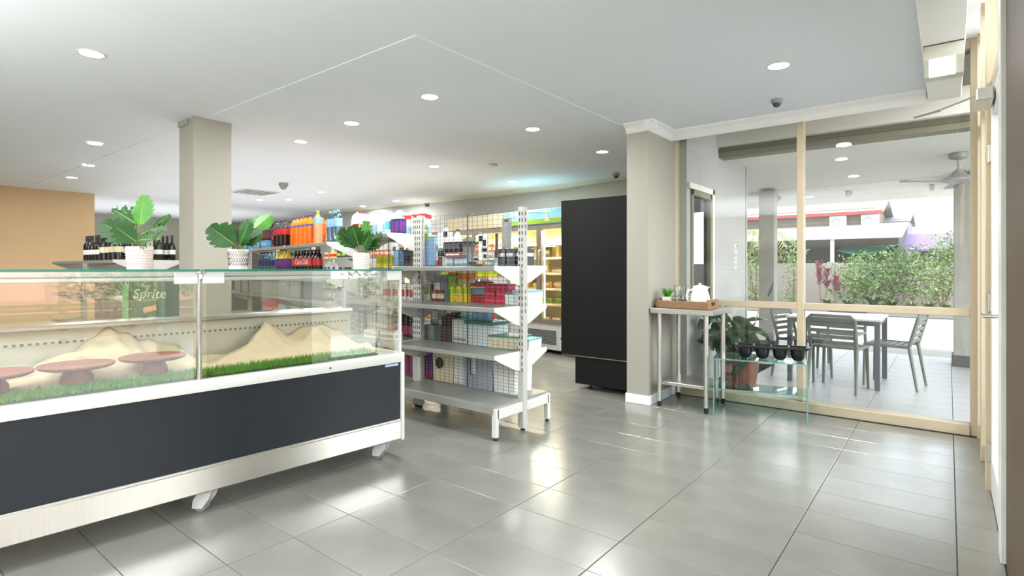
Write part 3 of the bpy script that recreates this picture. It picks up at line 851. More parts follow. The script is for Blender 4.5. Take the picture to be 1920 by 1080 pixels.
def proto_bottle(h, r, body, label, cap, n=14, neck=None, lab=(.45, .68), fill=.74, top=None):
    nk = neck or r * .32
    prof = [(r*.86, 0), (r*.96, h*.015), (r, h*.05), (r*.97, h*.2), (r, h*.42), (r, h*.70), (r*.86, h*.77), (r*.55, h*.85), (nk, h*.91), (nk, h*.945)]
    ps_ = [('body', MB().lathe(prof, n=n).mesh('body', body), None)]
    if top is not None:    # clear shoulder above the liquid: split body
        pf = [p for p in prof if p[1] <= h*.71]
        ps_ = [('body', MB().lathe(pf, n=n).mesh('body', body), None), ('shoulder', MB().lathe([(r, h*.70)] + [p for p in prof if p[1] > h*.71], n=n, cap=False).mesh('shoulder', top), None)]
    if label: ps_.append(('label', MB().lathe([(r*1.012, h*lab[0]), (r*1.015, h*lab[0] + .002), (r*1.015, h*lab[1])], n=n, cap=False).mesh('label', label), None))
    ps_.append(('cap', MB().lathe([(nk*1.2, h*.94), (nk*1.25, h*.95), (nk*1.25, h*.99), (nk*1.1, h)], n=n).mesh('cap', cap), None))
    return ps_
def proto_wine(h, r, body, label, cap):
    prof = [(r*.9, 0), (r, .006), (r, h*.58), (r*.85, h*.66), (r*.42, h*.73), (r*.36, h*.78), (r*.36, h*.82)]
    return [('body', MB().lathe(prof, n=14).mesh('body', body), None),
            ('label', MB().lathe([(r*1.012, h*.24), (r*1.012, h*.42)], n=14, cap=False).mesh('label', label), None),
            ('capsule', MB().lathe([(r*.39, h*.80), (r*.40, h*.82), (r*.40, h*.985), (r*.37, h)], n=14).mesh('capsule', cap), None)]
def proto_can(h, r, body, lid, band=None):
    p = [('body', MB().lathe([(r*.9, 0), (r, h*.04), (r, h*.93), (r*.93, h*.97)], n=14).mesh('body', body), None),
         ('lid', MB().lathe([(r*.93, h*.97), (r*.95, h), (r*.85, h*.985), (0.001, h*.985)], n=14, cap=False).mesh('lid', lid), None)]
    if band: p.append(('label', MB().lathe([(r*1.01, h*.25), (r*1.01, h*.7)], n=14, cap=False).mesh('label', band), None))
    return p
def proto_box(w, d, h, body, band=None, b0=.3, b1=.7):
    p = [('carton', MB().box(-w/2, -d/2, 0, w/2, d/2, h, min(.003, w*.05)).mesh('carton', body, smooth=False), None)]
    if band: p.append(('label', MB().box(-w/2*.86, -d/2 - .0012, h*b0, w/2*.86, -d/2, h*b1).box(w/2, -d/2*.8, h*b0, w/2 + .0012, d/2*.8, h*b1).mesh('label', band, smooth=False), None))
    return p
def proto_pouch(w, d, h, body, band=None):
    v = []; f = []; n = 8
    for i in range(n + 1):
        t = i / n
        th = d/2 * (math.sin(PI * min(1, .12 + t*.86)) ** .6)
        for s in range(9):
            u = s / 8 * 2 - 1
            v.append((u*w/2*(1 - .05*math.sin(PI*t)), -th*(1 - u**4), t*h))
        for s in range(9):
            u = 1 - s / 8 * 2
            v.append((u*w/2*(1 - .05*math.sin(PI*t)), th*(1 - u**4), t*h))
    for i in range(n):
        for k in range(18):
            f.append((i*18+k, i*18+(k+1) % 18, (i+1)*18+(k+1) % 18, (i+1)*18+k))
    f.append(tuple(range(18))); f.append(tuple(n*18 + k for k in range(18)))
    p = [('bag', MB().add(v, f).mesh('bag', body, ang=60), None)]
    if band: p.append(('label', MB().box(-w*.32, -d/2 - .003, h*.35, w*.32, -d/2*.6, h*.68, .004).mesh('label', band, smooth=False), None))
    return p
def proto_tub(w, d, h, body, lid):
    return [('tub', MB().prism([(-w/2*.9, 0), (w/2*.9, 0), (w/2, h*.9), (-w/2, h*.9)], 'y', -d/2, d/2).mesh('tub', body, smooth=False), None),
            ('lid', MB().box(-w/2*1.04, -d/2*1.04, h*.86, w/2*1.04, d/2*1.04, h, .004).mesh('lid', lid, smooth=False), None)]
def proto_spray(h, r, body, head, label):
    return [('body', MB().lathe([(r*.9, 0), (r, .006), (r, h*.5), (r*.55, h*.68), (r*.35, h*.78), (r*.35, h*.82)], n=14).mesh('body', body), None),
            ('label', MB().lathe([(r*1.01, h*.12), (r*1.01, h*.45)], n=14, cap=False).mesh('label', label), None),
            ('trigger', MB().prism([(-.02, h*.82), (.018, h*.82), (.03, h*.93), (.018, h), (-.045, h), (-.06, h*.97), (-.045, h*.92), (-.03, h*.93), (-.04, h*.84), (-.03, h*.83)], 'y', -.012, .012).mesh('trigger', head, smooth=False), None)]
def proto_jug(w, d, h, body, cap, label=None):
    p = [('body', MB().prism([(-w/2, 0), (w/2, 0), (w/2, h*.6), (w*.34, h*.82), (w*.1, h*.92), (-w*.1, h*.92), (-w*.36, h*.84), (-w/2, h*.62)], 'y', -d/2, d/2).mesh('body', body, smooth=False), None),
         ('cap', MB().lathe([(w*.12, h*.92), (w*.14, h*.93), (w*.14, h), (w*.1, h)], n=12).mesh('cap', cap), None),
         ('handle', MB().tube([(-w*.38, 0, h*.84), (-w*.30, 0, h*.97), (w*.02, 0, h*.96)], .012, 8).mesh('handle', body), None)]
    if label: p.append(('label', MB().box(-w*.36, -d/2 - .0015, h*.16, w*.36, -d/2, h*.5).mesh('label', label, smooth=False), None))
    return p
def proto_pack(nx_, ny_, r, h, kind):
    """a shrink pack handled as one thing: bottles are parts"""
    return None
def place(name, protos, label, cat, loc, rz=0.0, group=None):
    t = thing(name, label, cat, loc, rz, group)
    for pn, me, _ in protos: link(pn, me, t)
    return t
def row(name, protos, desc, where, cat, key, x, dx, n, y, z, group, side=0.0, jit=.006, start=0, dirword='right'):
    for k in range(n):
        (lx, ly, lz), rz = xf[key]
        p = wp(key, x + dx*k + random.uniform(-jit, jit)*.4, y + random.uniform(-jit, jit), z)
        place(name, protos, '%s, %s from %s %s' % (desc, ORD[k + start], dirword, where), cat, p, rz + side + random.uniform(-.08, .08), group)

# ---- top drinks shelf of run D (front), local x = -s, front edge y=-.325
Z = 1.501
cola = proto_bottle(.31, .044, COLA, RED, BLK, top=CLEAR)
row('cola_bottle', cola, 'dark cola bottle with red label', 'in front row on top shelf', 'bottle', 'D', -1.40, -.135, 3, -.24, Z, 'cola bottles on the top shelf', .0)
row('cola_bottle', cola, 'dark cola bottle with red label', 'in rear row on top shelf', 'bottle', 'D', -1.36, -.12, 3, -.13, Z, 'cola bottles on the top shelf')
orb = proto_bottle(.315, .045, ORL, None, NAVY, top=ORL)
orb2 = proto_bottle(.315, .045, ORL, BLU, NAVY, lab=(.62, .68), top=ORL)
row('orange_drink_bottle', orb2, 'orange soft drink bottle with blue cap', 'in front row, top shelf', 'bottle', 'D', -.62, -.115, 5, -.25, Z, 'orange drink bottles on the top shelf')
row('orange_drink_bottle', orb, 'orange soft drink bottle with blue cap', 'in rear row, top shelf', 'bottle', 'D', -.58, -.115, 6, -.14, Z, 'orange drink bottles on the top shelf')
wat = proto_bottle(.335, .042, BLUEB, LBLU, AQUA, lab=(.5, .75))
row('water_bottle', wat, 'pale blue clear bottle', 'beside the orange drinks on top shelf', 'bottle', 'D', -.14, -.105, 3, -.15, Z, 'pale blue bottles on the top shelf')
place('juice_bottle', proto_bottle(.34, .044, mat('pale_orange_drink', (232, 150, 110), .2), LBLU, LIME, lab=(.62, .8)), 'pale orange bottle with light blue shoulder beside the orange drinks', 'bottle', wp('D', -.42, -.25, Z), RZ3)
blupk = proto_box(.22, .26, .09, mat('blue_wrap', (84, 150, 200), .3), LBLU)
row('drink_pack', blupk, 'blue shrink wrapped drink pack', 'at left end of top shelf', 'pack', 'D', -1.95, -.26, 4, -.18, Z, 'blue packs on the top shelf')
canp = proto_can(.16, .035, BLK, STEELG, DRED)
row('drink_can', canp, 'tall dark drink can', 'standing on the blue packs', 'can', 'D', -1.92, -.085, 7, -.16, Z + .09, 'dark cans on the blue packs')
place('drink_can', proto_can(.13, .033, RED, STEELG, BLK), 'short red drink can between cola bottles and blue packs', 'can', wp('D', -1.74, -.25, Z), 0)
# ---- shelf below
Z = 1.141
cola2 = proto_bottle(.30, .042, COLA, RED, BLK)
row('cola_bottle', cola2, 'dark cola bottle with wide red band', 'on shelf under orange drinks', 'bottle', 'D', -.42, -.092, 8, -.24, Z, 'cola bottles under the orange drinks')
t0 = thing('label_band', 'red printed wrap around cola bottles under the orange drinks', 'wrapper', wp('D', -.77, -.287, Z + .13), RZ3)
MB().box(-.27, -.002, 0, .27, .002, .085).build('sheet', RED, t0, smooth=False)
text('lettering', 'Coca-Cola', .085, WHT, t0, (0, -.004, .042), (PI/2, 0, 0), shear=.25)
fan = proto_bottle(.31, .043, mat('grape_liquid', (92, 40, 110), .2), PURP, YEL, top=YEL)
row('grape_drink_bottle', fan, 'purple drink bottle with yellow top', 'on shelf under cola bottles', 'bottle', 'D', -1.30, -.10, 4, -.24, Z, 'purple drink bottles')
pst = proto_bottle(.31, .045, BLUEB, NAVY, NAVY)
row('water_bottle', pst, 'clear bottle with navy label', 'on shelf behind zigzag pot', 'bottle', 'D', -1.95, -.12, 4, -.22, Z, 'navy label bottles on the second shelf')
# ---- lower shelves of D: cartons seen through the case
gbx = proto_box(.34, .26, .22, mat('grey_carton', (150, 150, 142), .7), None)
row('carton', gbx, 'plain grey carton', 'on shelf seen through glass case', 'box', 'D', -.95, -.36, 7, -.17, .921, 'grey cartons seen through the case')
rb = place('cola_carton', proto_box(.30, .26, .25, RED), 'red cola carton with white script seen through glass case', 'box', wp('D', -1.75, -.18, .621), RZ3 + .2)
text('lettering', 'Coca-Cola', .075, WHT, rb, (0, -.1335, .14), (PI/2, 0, 0), shear=.25)
row('carton', proto_box(.3, .24, .2, mat('pale_carton', (176, 176, 168), .7)), 'pale grey carton', 'right of red cola carton', 'box', 'D', -1.38, .42, 3, -.17, .621, 'pale cartons beside the cola carton')

# ---- run E in the next aisle: groceries
kinds = [
 ('snack_packet', proto_pouch(.13, .06, .19, RED, WHT), 'red snack packet', 'packet'),
 ('food_can', proto_can(.11, .037, YEL, STEELG, RED), 'yellow food can', 'can'),
 ('cereal_box', proto_box(.16, .06, .24, DRED, CRM), 'dark red cereal box', 'box'),
 ('noodle_pack', proto_box(.12, .1, .1, ORG, WHT), 'small orange noodle pack', 'packet'),
 ('jar', proto_can(.13, .04, BRN, WHT, CRM), 'brown jar with white lid', 'jar'),
 ('sauce_bottle', proto_bottle(.22, .03, DRED, WHT, BLK), 'dark sauce bottle', 'bottle'),
 ('tea_box', proto_box(.14, .08, .12, DGRN, LIME), 'dark green tea box', 'box'),
 ('biscuit_packet', proto_box(.2, .07, .07, PINK, WHT), 'pink biscuit packet', 'packet'),
 ('flour_bag', proto_pouch(.12, .08, .2, WHT, BLU), 'white flour bag', 'bag')]
SH = ['lowest', 'second', 'third', 'top']
for b in range(4):
    for li, z in enumerate((.541, .841, 1.141, 1.441)):
        if li == 0 and b > 1: continue
        x = -1.3*b - .10
        k = 0
        cnt = {}
        while x > -1.3*(b + 1) + .08:
            if b >= 2 and z > 1.0 and False: pass
            nm, pp, ds, ct = kinds[(k // 3 * 4 + li*2 + b*3) % len(kinds)]
            if z == 1.141 and b == 0:   # yellow packs in view left of the spray bottles
                nm, pp, ds, ct = ('food_tin', PM.setdefault('yt', proto_box(.11, .1, .13, YEL, LIME)), 'yellow square tin', 'tin')
            if z == 1.441 and b == 0 : nm, pp, ds, ct = kinds[0] if k % 2 else kinds[3]
            cnt[nm] = cnt.get(nm, 0) + 1
            place(nm, pp, '%s, %s from right on %s shelf, bay %s of next aisle' % (ds, ORD[cnt[nm] - 1], SH[li], ['one', 'two', 'three', 'four'][b]), ct, wp('E', x, -.2 + random.uniform(-.02, .02), z), RZ3 + random.uniform(-.1, .1), 'groceries in the next aisle')
            x -= .165 if b < 2 else .2
            k += 1

# ---- wine shelf F
wn = proto_wine(.29, .036, WINE, WHT, BLK)
wn2 = proto_wine(.31, .042, WINE, CRM, DRED)
wn3 = proto_wine(.345, .048, WINE, CRM, BLK)
row('wine_bottle', wn3, 'tall dark wine bottle with white label', 'along wine shelf end edge', 'bottle', 'F', -.06, -.135, 4, -.27, 1.336, 'dark wine bottles by the tan wall')
row('wine_bottle', wn, 'slim dark wine bottle with small white label', 'in far front group', 'bottle', 'F', -.64, -.10, 5, -.26, 1.336, 'dark wine bottles by the tan wall')
row('wine_bottle', wn2, 'dark wine bottle with red capsule', 'in rear row', 'bottle', 'F', -.05, -.12, 7, -.14, 1.336, 'dark wine bottles by the tan wall')
wg = proto_wine(.29, .04, mat('green_wine', (30, 48, 24), .1), WHT, LIME)
row('wine_bottle', wg, 'green wine bottle with white label', 'left of the column', 'bottle', 'F', -.06, -.11, 4, .12, 1.336, 'green wine bottles left of the column')
row('wine_bottle', wn, 'dark wine bottle with white label', 'beside green wine bottles', 'bottle', 'F', -.05, -.11, 3, .25, 1.336, 'green wine bottles left of the column')
# green soft drink carton seen through the case, standing on a plain carton
cp = (-6.1, 2.05)
place('carton', proto_box(.40, .36, .66, mat('plain_board', (168, 160, 140), .8)), 'tall plain carton under the green drink carton behind case', 'box', (cp[0], cp[1], 0), R(44))
sp = place('drink_carton', proto_box(.38, .36, .46, mat('soda_green', (34, 92, 54), .45)), 'green soft drink carton with pale lettering seen through glass case', 'box', (cp[0], cp[1], .66), R(44))
text('lettering', 'Sprite', .125, col('pale_lime', (196, 206, 164)), sp, (.05, -.1815, .34), (PI/2, 0, 0), shear=.2)
MB().prism([(0, .16), (.12, .19), (.11, .24), (-.01, .21)], 'y', -.183, -.1805).build('splash_mark', col('pale_coral', (214, 160, 120)), sp, smooth=False)
MB().box(-.19, -.1825, .02, -.135, -.1803, .44).build('side_band', col('mid_green', (110, 170, 110)), sp, smooth=False)

# ---- bay B (behind right potted plant): detergents and spray bottles on top; shelf goods
spr = proto_spray(.20, .032, WHT, RED, LBLU)
for k, (x, y) in enumerate(((-.30, .14), (-.24, .24), (-.17, .13), (-.11, .22), (-.05, .12))):
    place('spray_bottle', spr, 'white spray bottle with red trigger, %s from left in the row' % ORD[k], 'spray bottle', wp('B', x, y, 1.551), .4 + random.uniform(-.3, .3), 'red trigger spray bottles')
det = proto_box(.055, .09, .135, NAVY, PURP, .15, .85)
row('detergent_box', det, 'purple and white detergent box', 'beside grey post', 'box', 'B', -.08, -.065, 2, -.14, 1.551, 'purple detergent boxes')
place('detergent_box', proto_box(.05, .09, .12, AQUA, WHT, .1, .35), 'aqua detergent box beside the purple detergent boxes', 'box', wp('B', -.21, -.15, 1.551))
jug = proto_jug(.16, .1, .26, WHT, LBLU, LBLU)
row('bleach_jug', jug, 'white bleach jug', 'behind right potted monstera', 'jug', 'B', -.42, -.17, 3, .15, 1.551, 'white jugs on the upper shelf')
place('bleach_jug', proto_jug(.15, .1, .24, WHT, RED, RED), 'white jug with red cap behind right potted monstera', 'jug', wp('B', -.70, -.12, 1.551))
frz = proto_box(.14, .12, .16, DGY, BLK)
row('toaster_box', frz, 'dark grey boxed appliance', 'left of the grey post', 'box', 'B', -.11, -.15, 2, .15, 1.251, 'dark boxes left of grey post')
place('cutlery_tray_stack', proto_box(.08, .12, .17, SLT, LBLU, .1, .9), 'grey stack of plastic trays left of the grey post', 'trays', wp('B', -.36, .1, 1.252), 0)
row('food_tin', proto_box(.075, .1, .12, YEL, LIME), 'yellow square tin', 'behind right monstera pot', 'tin', 'B', -.47, -.085, 4, .17, 1.252, 'yellow tins behind the right monstera')
pkb = proto_bottle(.26, .034, BLK, PINK, BLK, lab=(.05, .35))
row('shampoo_bottle', pkb, 'black bottle with magenta base', 'beside end of glass case', 'bottle', 'B', -.16, -.085, 5, .14, .601, 'black and magenta bottles')
pink_t = proto_bottle(.27, .034, MAG, PINK, WHT, lab=(.5, .66))
row('detergent_bottle', pink_t, 'pink detergent bottle', 'on base shelf beside glass case', 'bottle', 'B', -.14, -.085, 4, .14, .243, 'pink bottles on the base shelf')
row('paper_pack', proto_box(.2, .1, .07, WHT, GRY), 'white flat packet', 'under black bottles', 'packet', 'B', -.2, -.24, 2, -.15, .601, 'white packets under black bottles')
row('food_box', proto_box(.15, .1, .16, WHT, RED), 'white and red food box', 'at end of glass case', 'box', 'B', -.18, -.2, 3, .15, .931, 'food boxes at the end of the case')

# ---- bay A back shelves, x local = (px-960)*.00625 - .243
def ax(px): return (px - 960) * .00625 - .243
Y2 = .17
def A(name, pp, label, cat, px, z, y=Y2, rz=0, group=None):
    return place(name, pp, label, cat, wp('A', ax(px), y, z), rz, group)
Z1, Z2, Z3, Z0 = 1.263, .949, .599, .242
# level 1
A('toy_box', proto_box(.12, .1, .20, RED, BLK, .0, .35), 'red and black boxed item right of the grey post', 'box', 799, Z1)
A('tray_stack', proto_box(.15, .12, .27, SLT, LBLU, .05, .95), 'tall blue grey stack of plastic containers behind wire grid', 'containers', 815, Z1, .14)
A('toy_box', proto_box(.05, .1, .19, RED, WHT), 'narrow red and white box beside blue grey container stack', 'box', 826, Z1)
A('blister_pack', proto_box(.15, .04, .20, TRANSL, TEAL, .0, .3), 'clear plastic pack with teal base behind wire grid', 'packet', 851, Z1 + .10, .08)
A('gift_bottle', proto_bottle(.30, .045, TRANSL, WHT, BLK), 'white bottle with black cap behind wire grid', 'bottle', 857, Z1 + .03, .2)
A('appliance_box', proto_box(.21, .1, .09, BLK, DGY, .4, .8), 'flat black box hung behind wire grid', 'box', 870, Z1 + .12, .09)
A('appliance_box', proto_box(.19, .1, .03, RED, WHT), 'thin red box beneath the flat black box', 'box', 872, Z1 + .085, .09)
A('appliance_box', proto_box(.14, .09, .045, BLK), 'small black box lying left of the thin red box', 'box', 851, Z1 + .09, .10)
A('glass_jar', proto_can(.13, .05, WHT, STEELG), 'white mug shaped jar behind wire grid', 'jar', 842, Z1)
A('glass_jar', proto_can(.09, .04, BRN, STEELG), 'small brown jar beside white mug shaped jar', 'jar', 831, Z1)
row('tissue_pack', proto_box(.085, .12, .085, LBLU, WHT), 'light blue tissue packet', 'on upper shelf behind grid', 'packet', 'A', ax(884), -.09, 3, Y2, Z1, 'light blue tissue packets')
A('food_can', proto_can(.07, .04, DRED, STEELG, CRM), 'small dark red tin beneath hanging ladle', 'tin', 901, Z1)
A('food_can', proto_can(.055, .035, GRY, STEELG, WHT), 'small grey tin near the light blue packets', 'tin', 921, Z1)
A('wash_bottle', proto_spray(.20, .036, WHT, WHT, LBLU), 'white pump bottle beside dark boxes on upper shelf', 'bottle', 937, Z1)
for k, px in enumerate((953, 967, 984)):
    A('storage_box', proto_box(.075, .14, .14, DGY, WHT, .55, .75), 'dark mottled grey box, %s of three near the end post' % ORD[k], 'box', px, Z1, .16, 0, 'dark boxes by the end post')
# hanging kitchenware on grid hooks
def hang(name, label, cat, px, z, builder, m, y=.05):
    t = thing(name, label, cat, wp('A', ax(px), y, z))
    MB().tube([(0, -.05, .012), (0, .012, .010), (0, .018, .02)], .0025, 6).build('hook', M_chrome, t)
    for pn, mb, mm in builder: mb.build(pn, mm, t)
    return t
hang('kitchen_sieve', 'round grey wire sieve hanging behind the wire grid', 'sieve', 897, 1.60, [
    ('bowl', MB().tube([(0, .02, -.01), (0, .02, -.10)], .006, 6).tube([(0, .02, -.17), (0, .06, -.17)], [.085, .05], 20), col('sieve_grey', (140, 142, 140)))], M_chrome)
hang('frying_pan', 'black edged pan hanging sideways behind the wire grid', 'pan', 893, 1.475, [
    ('pan', MB().box(-.11, .0, -.03, .11, .08, 0, .008), BLK), ('rim', MB().box(-.115, -.006, -.036, .115, 0.0, -.028, .001), M_chrome)], M_chrome)
hang('soup_ladle', 'long handled dark ladle hanging behind the wire grid', 'ladle', 905, 1.46, [
    ('handle', MB().tube([(0, .015, 0), (0, .015, -.16)], .007, 6), DGY), ('bowl', MB().lathe([(.001, -.20), (.02, -.195), (.033, -.175), (.035, -.16)], 0, .02, 14), DGY)], M_chrome)
hang('cow_print_towel', 'black and white spotted item hanging behind the wire grid', 'towel', 925, 1.53, [
    ('cloth', MB().box(-.05, .01, -.22, .05, .03, 0, .004), WHT), ('spots', MB().box(-.04, .005, -.06, 0, .012, -.015).box(.0, .005, -.10, .035, .012, -.05).box(-.01, .005, -.15, .045, .012, -.12).box(.01, .005, -.2, .04, .012, -.17), BLK)], M_chrome)
hang('wooden_spatula', 'narrow brown wooden spatula hanging near end post', 'spatula', 948, 1.53, [
    ('handle', MB().box(-.012, .01, -.18, .012, .02, 0, .003), BRN), ('blade', MB().box(-.02, .011, -.20, .02, .019, -.14, .003), BRN)], M_chrome)
hang('cutting_board', 'thin grey board hanging beside the end post', 'board', 965, 1.65, [
    ('board', MB().box(-.05, .01, -.24, .05, .02, 0, .004), GRY), ('grip', MB().box(-.02, .006, -.03, .02, .012, -.015), DGY)], M_chrome)
hang('utensil_card', 'small black and white card hung on the wire grid', 'card', 855, 1.60, [
    ('card', MB().box(-.028, .008, -.085, .028, .012, 0), WHT), ('print', MB().box(-.024, .006, -.08, .024, .008, -.03), BLK)], M_chrome)
hang('whisk_card', 'pale green card hung near the grey post', 'card', 815, 1.62, [
    ('card', MB().box(-.03, .008, -.12, .03, .012, 0), LIME), ('print', MB().box(-.02, .006, -.06, .02, .008, -.02), WHT)], M_chrome)
# level 2
A('tin_stack', proto_box(.12, .14, .19, GRY, DGY, .1, .5), 'grey box right beside the left post, middle shelf', 'box', 782, Z2)
A('snack_box', proto_box(.15, .12, .16, CRM, LIME, .35, .75), 'cream snack box with lime band on middle shelf', 'box', 802, Z2)
A('snack_box', proto_box(.06, .1, .15, BRN, DGRN), 'slim brown snack box on middle shelf', 'box', 816, Z2)
A('steel_canister', proto_box(.09, .1, .24, GRY, WHT), 'tall grey canister on middle shelf', 'canister', 828, Z2)
A('steel_canister', proto_box(.09, .1, .24, SLT, GRY), 'tall slate canister on middle shelf', 'canister', 841, Z2)
A('juice_carton', proto_box(.10, .1, .25, GRN, LIME, .45, .9), 'green juice carton on the middle shelf', 'carton', 858, Z2)
oil = proto_bottle(.17, .036, YEL, LIME, WHT)
row('oil_bottle', oil, 'short yellow bottle', 'behind grid, middle shelf', 'bottle', 'A', ax(888), -.08, 3, .12, Z2, 'short yellow bottles')
jr = proto_can(.12, .034, CRM, RED, ORG)
row('spread_jar', jr, 'pale jar with red lid', 'stacked on yellow bottles', 'jar', 'A', ax(888), -.08, 3, .18, Z2 + .17, 'pale jars on the yellow bottles')
A('butter_tub', proto_tub(.2, .12, .06, SLT, LBLU), 'flat slate tub with light blue lid on middle shelf', 'tub', 902, Z2 + .07, .2)
A('butter_tub', proto_tub(.2, .12, .07, RED, DRED), 'flat red tub beneath the slate tub', 'tub', 903, Z2, .2)
mt = proto_box(.12, .12, .055, RED, PINK)
for i, px in enumerate((930, 950)):
    for k in range(3):
        A('meat_tray', mt, 'red packet, %s from bottom in %s stack near end post' % (ORD[k], ['left', 'right'][i]), 'packet', px, Z2 + .056*k, Y2, random.uniform(-.1, .1), 'stacked red packets')
A('storage_tub', proto_tub(.21, .15, .12, TRANSL, LBLU), 'clear tub with blue lid at the shelf end by post', 'tub', 985, Z2, .18, PI/2)
A('storage_tub', proto_tub(.10, .2, .10, TRANSL, TEAL), 'small clear tub with teal lid left of end post', 'tub', 968, Z2, .18)
# level 3
A('towel_pack', proto_box(.30, .2, .13, mat('grey_green_pack', (122, 138, 136), .6), GRY), 'grey green flat pack on the third shelf by left post', 'packet', 806, Z3)
A('coffee_box', proto_box(.14, .16, .22, BRN, BLK, .6, .9), 'dark brown printed box on the third shelf', 'box', 853, Z3)
A('white_carton', proto_box(.18, .18, .20, WHT, GRY, .1, .2), 'white carton right of the dark brown box', 'box', 879, Z3)
A('storage_tub', proto_tub(.30, .22, .20, TRANSL, TEAL), 'large translucent tub with teal lid on the third shelf', 'tub', 916, Z3)
A('storage_tub', proto_tub(.28, .22, .10, CRM, TEAL), 'low cream tub with teal lid by end post', 'tub', 957, Z3, .17, .15)
A('storage_tub', proto_tub(.11, .2, .085, TRANSL, AQUA), 'low clear tub with aqua lid past the end post', 'tub', 988, Z3, .18, .1)
A('jar', proto_can(.17, .05, GRY, RED, WHT), 'grey jar with red lid by the left post', 'jar', 812, Z3 + .131, .2)
A('jar', proto_can(.19, .05, CRM, RED, GRY), 'cream jar with red lid by left post', 'jar', 828, Z3 + .131, .2)
# level 0
pk = proto_bottle(.30, .042, MAG, PURP, PINK, lab=(.2, .7))
row('fabric_softener', pk, 'tall purple and magenta bottle', 'right of the left post', 'bottle', 'A', ax(823), -.095, 3, .15, Z0, 'tall magenta bottles on the base shelf')
row('fabric_softener', pk, 'tall purple and magenta bottle', 'in rear row by left post', 'bottle', 'A', ax(823), -.095, 3, .26, Z0, 'tall magenta bottles on the base shelf')
bt_ = A('washing_tub', proto_tub(.26, .2, .28, CRM, LIME), 'cream tub with lime lid and dark disc on base shelf', 'tub', 848, Z0)
MB().tube([(-.04, -.106, .16), (-.04, -.10, .16)], .05, 20).build('disc_label', BLK, bt_)
A('bleach_jug', proto_jug(.2, .16, .30, WHT, AQUA), 'big white jug with aqua cap on base shelf', 'jug', 879, Z0)
cl_ = col('grey_blue', (168, 176, 190))
A('laundry_basket', proto_tub(.34, .24, .30, cl_, WHT), 'large grey blue tub on base shelf behind wire grid', 'tub', 918, Z0)
A('laundry_basket', proto_tub(.22, .24, .28, WHT, cl_), 'large white tub nearest the end post on base shelf', 'tub', 962, Z0)
A('dust_brush', [('handle', MB().box(-.02, -.01, 0, .02, .01, .16, .004).mesh('handle', WHT), None), ('shaft', MB().box(-.03, -.012, -.01, -.018, .012, .15).mesh('shaft', DGY), None)], 'white brush handle leaning on the grey blue tub', 'brush', 912, Z0 + .12, .035)

A('sponge_pack', proto_box(.10, .05, .12, AQUA, WHT), 'aqua sponge pack standing on the white carton', 'packet', 876, Z3 + .201, .2)
A('spice_box', proto_box(.05, .06, .11, BLK, WHT), 'small black box on top of brown printed box', 'box', 858, Z3 + .221)
A('spice_box', proto_box(.06, .06, .09, RED, WHT), 'small red box on top of brown printed box', 'box', 849, Z3 + .221)
row('cleaner_bottle', proto_bottle(.16, .03, LBLU, BLU, BLU), 'small blue cleaner bottle', 'on large teal lidded tub', 'bottle', 'A', ax(921), -.075, 3, Y2, Z3 + .201, 'blue cleaner bottles on the tub')
row('sauce_jar', proto_can(.10, .032, DRED, BLK, CRM), 'dark red sauce jar', 'in front of grey canisters', 'jar', 'A', ax(842), -.07, 2, .08, Z2, 'sauce jars by the canisters')
A('noodle_pack', proto_box(.10, .1, .05, ORG, WHT), 'flat orange packet on top of green juice carton', 'packet', 858, Z2 + .251)

